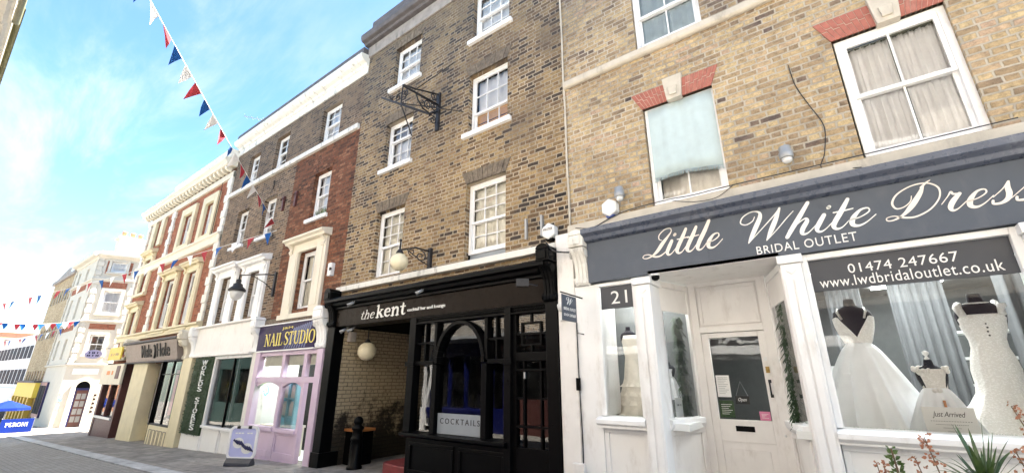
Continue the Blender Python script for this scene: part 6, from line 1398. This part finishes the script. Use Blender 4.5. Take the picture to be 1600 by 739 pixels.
# papers and signs on the bridal door glass
def doorpaper(name, label, x0, x1, z0, z1, mat, y=YD+.036, lines=0, writing=None, wmat='grey_txt'):
    s = thing(name, label, 'notice', ((x0+x1)/2, y, z0)); MB().box(x0, x1, y-.003, y, z0, z1).build('sheet', mat, s)
    if lines:
        m = MB()
        for i in range(lines): z = z1-(z1-z0)*(i+2.2)/(lines+3); m.box(x0+.02, x1-.02-.02*(i % 3), y-.0045, y-.0032, z, z+.004)
        m.build('small_print', wmat, s)
    if writing: text(writing[0], x0+writing[1], x1-writing[1], writing[2], writing[3], y-.0032, wmat, s, depth=.002, shear=writing[4] if len(writing) > 4 else 0)
    return s
doorpaper('notice', 'white opening hours sheet on the bridal door glass', -1.32, -1.17, -.21, .04, 'paper', lines=9, writing=('Opening Hours', .02, .005, .022))
doorpaper('notice', 'dark notice with pale writing low on the door glass', -1.32, -1.16, -.44, -.25, 'hedge', lines=6, wmat='letter_w')
doorpaper('notice', 'small pink sticker in the bottom corner of the door glass', -.90, -.79, -.455, -.36, 'hotpink', lines=4, wmat='letter_w')
op_ = doorpaper('open_sign', 'small black board reading Open hanging by string on door', -1.13, -.98, -.285, -.195, 'ink', y=YD+.030, writing=('Open', .03, -.265, -.215, .35), wmat='letter_w')
MB().tube([(-1.12, YD+.03, -.195), (-1.055, YD+.034, -.03), (-.99, YD+.03, -.195)], .003, 5).build('string', 'steel', op_)

# ------------------------------------------------------------------ pink studio interior
sh = thing('shelf_unit', 'turquoise shelf unit with jars inside the nail studio window', 'shelf', (-9.9, 5.7, -1.68))
m = MB()
for x in (-10.60, -10.30, -10.0): m.box(x-.03, x+.03, 5.36, 5.6, -1.68, .0)
m.build('side_panel', 'cyan', sh)
for z in (-1.05, -.82, -.45, -.08): MB().box(-10.57, -10.03, 5.36, 5.6, z, z+.035).build('shelf', 'cyan', sh)
m = MB(); rnd = random.Random(9)
for z in (-.785, -.415):
    for i in range(9): x = -10.54+i*.06; m.lathe(x, 5.42, [(.03, z), (.03, z+.16+.1*rnd.random()), (.012, z+.28), (.012, z+.3)], 8)
m.build('bottle', 'lace', sh)
t_ = thing('neon_sign', 'round red and green lit sign in the left arched pink window', 'sign', (-11.1, 5.25, -.3)); m = MB(); m.tube([(-11.18+.10*math.cos(a), 5.26, -.27+.10*math.sin(a)) for a in [6.2832*i/24 for i in range(24)]], .018, 6, True); m.build('ring', 'neon_g', t_); MB().tube([(-11.24, 5.26, -.24), (-11.15, 5.26, -.20), (-11.12, 5.26, -.28)], .03, 8).build('flower', 'neon_r', t_)
t_ = thing('counter', 'pale wooden counter inside the nail studio window', 'counter', (-11, 5.8, -1.68)); MB().box(-11.6, -10.4, 5.5, 5.9, -1.68, -1.08).build('body', 'cream_pale', t_); MB().box(-11.62, -10.38, 5.45, 5.92, -1.08, -1.03).build('top', 'beige_lace', t_)
m = MB(); rnd = random.Random(12)
for i in range(6):
    x = -10.33+.7*rnd.random(); MB
for i in range(7):
    px_ = -10.25+i*.085; c = (px_, 5.36, 3.95)
    for k in range(9):
        a = rnd.uniform(0, 6.28); l = rnd.uniform(.10, .22); m.add([(c[0], c[1], c[2]), (c[0]+math.cos(a)*l*.35+.02, c[1]-.02, c[2]+l*.6), (c[0]+math.cos(a)*l*.5, c[1]-.05*rnd.random(), c[2]+l), (c[0]+math.cos(a)*l*.35-.02, c[1], c[2]+l*.6)], [(0, 1, 2, 3)])
t_ = thing('window_plants', 'pale green plants in a box on the dark red brick sill', 'plant', (-10.0, 5.3, 3.9)); m.build('leaves', 'shrub', t_); MB().box(-10.33, -9.72, 5.32, 5.41, 3.92, 3.98).build('trough', 'white', t_)

# ------------------------------------------------------------------ planter in the foreground
PL = thing('planter', 'grey planter box below the big bridal window', 'planter', (.45, 2.3, zg(.4)))
m = MB(); z0 = zg(.4); m.box(-.25, 1.1, 2.0, 2.55, z0, -.80); m.build('box', 'pot', PL, bevel=.015); MB().box(-.2, 1.05, 2.05, 2.5, -.80, -.78).build('soil', 'stemm', PL)
CO = thing('spiky_plant', 'spiky green cordyline with long sword leaves below the big window', 'plant', (.36, 2.2, -.78))
m = MB(); rnd = random.Random(21); c0 = Vector((.300, 2.2, -.352))
for i in range(58):
    a = i*2.399; el = R(5+78*((i*37) % 58)/58); L = rnd.uniform(.13, .25); w_ = rnd.uniform(.006, .0115)
    d = Vector((math.cos(a)*math.cos(el), math.sin(a)*math.cos(el), math.sin(el))); sd = Vector((-math.sin(a), math.cos(a), 0)); n = 8; vs = []
    droop = rnd.uniform(.1, .9)*math.cos(el)
    for k_ in range(n+1):
        f = k_/n; p = c0+d*L*f+Vector((0, 0, -droop*L*f*f)); w__ = w_*math.sin(min(1, .18+f*.9)*math.pi*.92+.1) if f < 1 else .0005
        w__ = w_*(1-f)**.55*min(1, .45+f*2.5)
        up_ = Vector((0, 0, 1))*w__*.35
        vs += [tuple(p-sd*w__+up_), tuple(p), tuple(p+sd*w__+up_)]
    m.add(vs, [f for k_ in range(n) for f in ((k_*3, k_*3+1, k_*3+4, k_*3+3), (k_*3+1, k_*3+2, k_*3+5, k_*3+4))], True)
m.build('leaves', 'blade', CO); MB().tube([(.30, 2.2, -.80), (.295, 2.2, -.55), (.30, 2.2, -.345)], .022, 8).build('stem', 'stemm', CO)
def stalk(label, base, tip, n, spread, seed, name='flower_stalk', lean=.02):
    s = thing(name, label, 'flower', base); B, T_ = Vector(base), Vector(tip); rnd = random.Random(seed)
    pts = [tuple(B+(T_-B)*f+Vector((lean*math.sin(f*3), 0, 0))) for f in [i/6 for i in range(7)]]
    MB().tube(pts, [.004-.0004*i for i in range(7)], 6).build('stem', 'stemm', s); m = MB()
    for i in range(n):
        f = rnd.uniform(.55, 1.02); p = B+(T_-B)*f+Vector((lean*math.sin(f*3), 0, 0)); sp = spread*(1.15-abs(f-.75)*2)
        p += Vector((rnd.uniform(-sp, sp), rnd.uniform(-sp, sp), rnd.uniform(-.01, .01)))
        for q_ in range(3):
            a, b = rnd.uniform(0, 6.28), rnd.uniform(-1, 1); l = rnd.uniform(.007, .013); d = Vector((math.cos(a)*math.cos(b), math.sin(a)*math.cos(b), math.sin(b)))*l; e = d.orthogonal().normalized()*l*.55
            m.add([tuple(p), tuple(p+d*.6+e), tuple(p+d*1.2), tuple(p+d*.6-e)], [(0, 1, 2, 3)])
    m.build('flower_head', 'petal', s); return s
def at(px, py, y): 
    r_ = RT*((px-800)/673)+UP*((369.5-py)/673)+FW; return tuple(r_*(y/r_.y))
stalk('tall pinkish brown flower stalk at the far right edge of the planter', (.52, 2.2, -.78), at(1578, 634, 2.25), 60, .022, 1)
stalk('pinkish flower stalk beside the spiky plant on its left', (.20, 2.2, -.78), at(1442, 682, 2.2), 60, .020, 2)
stalk('low pinkish flower cluster between the green shrub and the spiky plant', (.17, 2.25, -.78), at(1428, 715, 2.25), 40, .026, 3)
stalk('bushy pinkish flower head right of the spiky plant', (.44, 2.2, -.78), at(1585, 705, 2.2), 70, .032, 4)
stalk('thin brown grass head left of the green shrub', (.0, 2.3, -.78), at(1368, 722, 2.3), 26, .012, 5)
stalk('sparse brown seed stalk just left of the green shrub', (.02, 2.25, -.78), at(1380, 728, 2.25), 20, .012, 6)
SHB = thing('green_shrub', 'small upright green shrub with tight leaves at the left of planter', 'plant', (.06, 2.2, -.78))
m = MB(); rnd = random.Random(31); tp = Vector(at(1392, 700, 2.2)); bs = Vector((.10, 2.2, -.66)); MB().tube([(.1, 2.2, -.8), tuple(bs), tuple(tp)], [.01, .007, .003], 6).build('stem', 'stemm', SHB)
for i in range(420):
    f = rnd.random()**.8; p = tp+(bs-tp)*f; r_ = .008+.035*f; a = rnd.uniform(0, 6.28); d = Vector((math.cos(a), math.sin(a), rnd.uniform(.2, 1.0))).normalized(); l = rnd.uniform(.012, .022); p = p+Vector((math.cos(a), math.sin(a), 0))*r_*rnd.uniform(.2, 1); e = d.orthogonal().normalized()*l*.35
    m.add([tuple(p), tuple(p+d*l*.5+e), tuple(p+d*l), tuple(p+d*l*.5-e)], [(0, 1, 2, 3)])
m.build('leaves', 'shrub', SHB)

# ------------------------------------------------------------------ bunting
def bunting(label, P0, P1, n, sag, size, cols=('bl_flag', 'rd_flag', 'wh_flag'), seed=1, off=0, wind=(0, 0, 0)):
    P0, P1 = Vector(P0), Vector(P1); b = thing('bunting', label, 'bunting', tuple(P0)); rnd = random.Random(seed)
    f_ = lambda t_: P0+(P1-P0)*t_-Vector((0, 0, sag*4*t_*(1-t_)))
    MB().tube([tuple(f_(i/40)) for i in range(41)], .007, 5).build('cord', 'wh_flag', b)
    d = (P1-P0); d.z = 0; d.normalize(); L = (P1-P0).length
    for i in range(n):
        t0 = (i+.3)/n; dt = size/L; a, c = f_(t0), f_(t0+dt); sw = rnd.uniform(-.7, .7); nn = Vector((-d.y, d.x, 0)); tipp = (a+c)/2+Vector((0, 0, -size*1.25*math.cos(sw*.6)))+nn*size*math.sin(sw*.6)+d*rnd.uniform(-.05, .05)+Vector(wind)*size*rnd.uniform(.6, 1.2)
        fn = (c-a).cross(tipp-a).normalized(); mid = (a+c)/2+(tipp-(a+c)/2)*.5+fn*rnd.uniform(-.035, .035); e = fn*.002
        pts = [a, c, tipp, a+(tipp-a)*.5+fn*rnd.uniform(-.02, .02), c+(tipp-c)*.5+fn*rnd.uniform(-.02, .02), mid]
        m = MB(); m.add([tuple(p-e) for p in pts]+[tuple(p+e) for p in pts], [(0, 1, 5), (0, 5, 3), (1, 4, 5), (3, 5, 2), (5, 4, 2), (7, 6, 11), (6, 9, 11), (10, 7, 11), (11, 9, 8), (10, 11, 8), (0, 6, 7, 1), (1, 7, 10, 4), (4, 10, 8, 2), (2, 8, 9, 3), (3, 9, 6, 0)])
        m.build('flag', cols[(i+off) % len(cols)], b)
    return b
def along(P0, px, py, X):
    r_ = RT*((px-800)/673)+UP*((369.5-py)/673)+FW; p = r_*(X/r_.x); P0 = Vector(P0); return p
A0 = Vector(at(431, 352, 5.26)); q_ = along(A0, 237, 0, -7.6); A1 = A0+(q_-A0)*((-1.0-A0.y)/(q_.y-A0.y))
NB = 'strings of bunting across the street'
bunting('string of red white and blue bunting soaring overhead from the brown house', A0, A1, 24, .05, .26, off=1, wind=(-.75, -.1, .35))['group'] = NB
C0 = Vector(at(432, 360, 5.26)); q_ = along(C0, 5, 462, -27); C1 = C0+(q_-C0)*((-1.0-C0.y)/(q_.y-C0.y))
bunting('long level string of red white and blue bunting across the red brick house', C0, C1, 40, .35, .27, cols=('wh_flag', 'bl_flag', 'rd_flag'), off=1)['group'] = NB
e0 = Vector(at(129, 500, 5.4)); e1 = along(e0, -40, 498, -36)
bunting('distant bunting string sagging across the tan brick block', e0, e1, 18, .25, .30)['group'] = NB
e0 = Vector(at(100, 512, 5.4)); e1 = along(e0, -30, 535, -52)
bunting('farthest bunting string below the others over the street end', e0, e1, 16, .25, .36)['group'] = NB

# ------------------------------------------------------------------ parasol and banner far down the street
ux, uy = -33.0, 3.45; uz = zg(ux)
U = thing('parasol', 'royal blue cafe parasol far down the street', 'parasol', (ux, uy, uz))
m = MB(); m.add([(ux, uy, uz+1.46)]+[(ux+.85*math.cos(6.2832*i/8+.3), uy+.85*math.sin(6.2832*i/8+.3), uz+1.12) for i in range(8)]+[(ux+.86*math.cos(6.2832*i/8+.3), uy+.86*math.sin(6.2832*i/8+.3), uz+1.0) for i in range(8)], [(0, 1+i, 1+(i+1) % 8) for i in range(8)]+[(1+i, 9+i, 9+(i+1) % 8, 1+(i+1) % 8) for i in range(8)]); m.build('canopy', 'royal', U); MB().tube([(ux, uy, uz), (ux, uy, uz+1.5)], .025).build('pole', 'steel', U)
U2 = thing('parasol', 'second blue parasol behind the first, half out of the picture', 'parasol', (ux-1.5, uy-.55, zg(ux-1.5)))
for ch in list(U.children):
    c = ch.copy(); C.objects.link(c); c.parent = U2
U['group'] = U2['group'] = 'blue parasols by the banner'
BAN = thing('barrier_banner', 'royal blue canvas barrier with white PERONI lettering', 'banner', (-32, 3.9, zg(-32)))
fb = Fr((-32.0, 3.30), (.10, 1.0)); zb = zg(-32)
m = MB(fb); m.box(0, 1.06, -.01, .01, zb+.02, zb+.62); m.build('canvas', 'royal', BAN)
m = MB(fb)
for u in (.0, 1.04): m.box(u, u+.03, .011, .035, zb, zb+.66)
m.build('post', 'steel', BAN); serif('PERONI', .16, .88, zb+.29, zb+.45, -.011, 'letter_w', BAN, fr=fb)
# television aerial on the brown parapet
t_ = thing('aerial', 'thin television aerial above the white parapet', 'aerial', (-15.4, 5.4, 8.3)); MB().tube([(-15.0, 5.42, 8.3), (-15.0, 5.42, 8.75)], .012).build('mast', 'steel', t_); m = MB(); m.tube([(-15.4, 4.9, 8.78), (-14.7, 5.8, 8.70)], .012)
for i in range(6): a = i/5; c = (-15.35+.6*a, 4.95+.75*a, 8.775-.07*a); m.tube([(c[0]-.1, c[1]+.08, c[2]), (c[0]+.1, c[1]-.08, c[2])], .006)
m.build('boom', 'steel', t_)
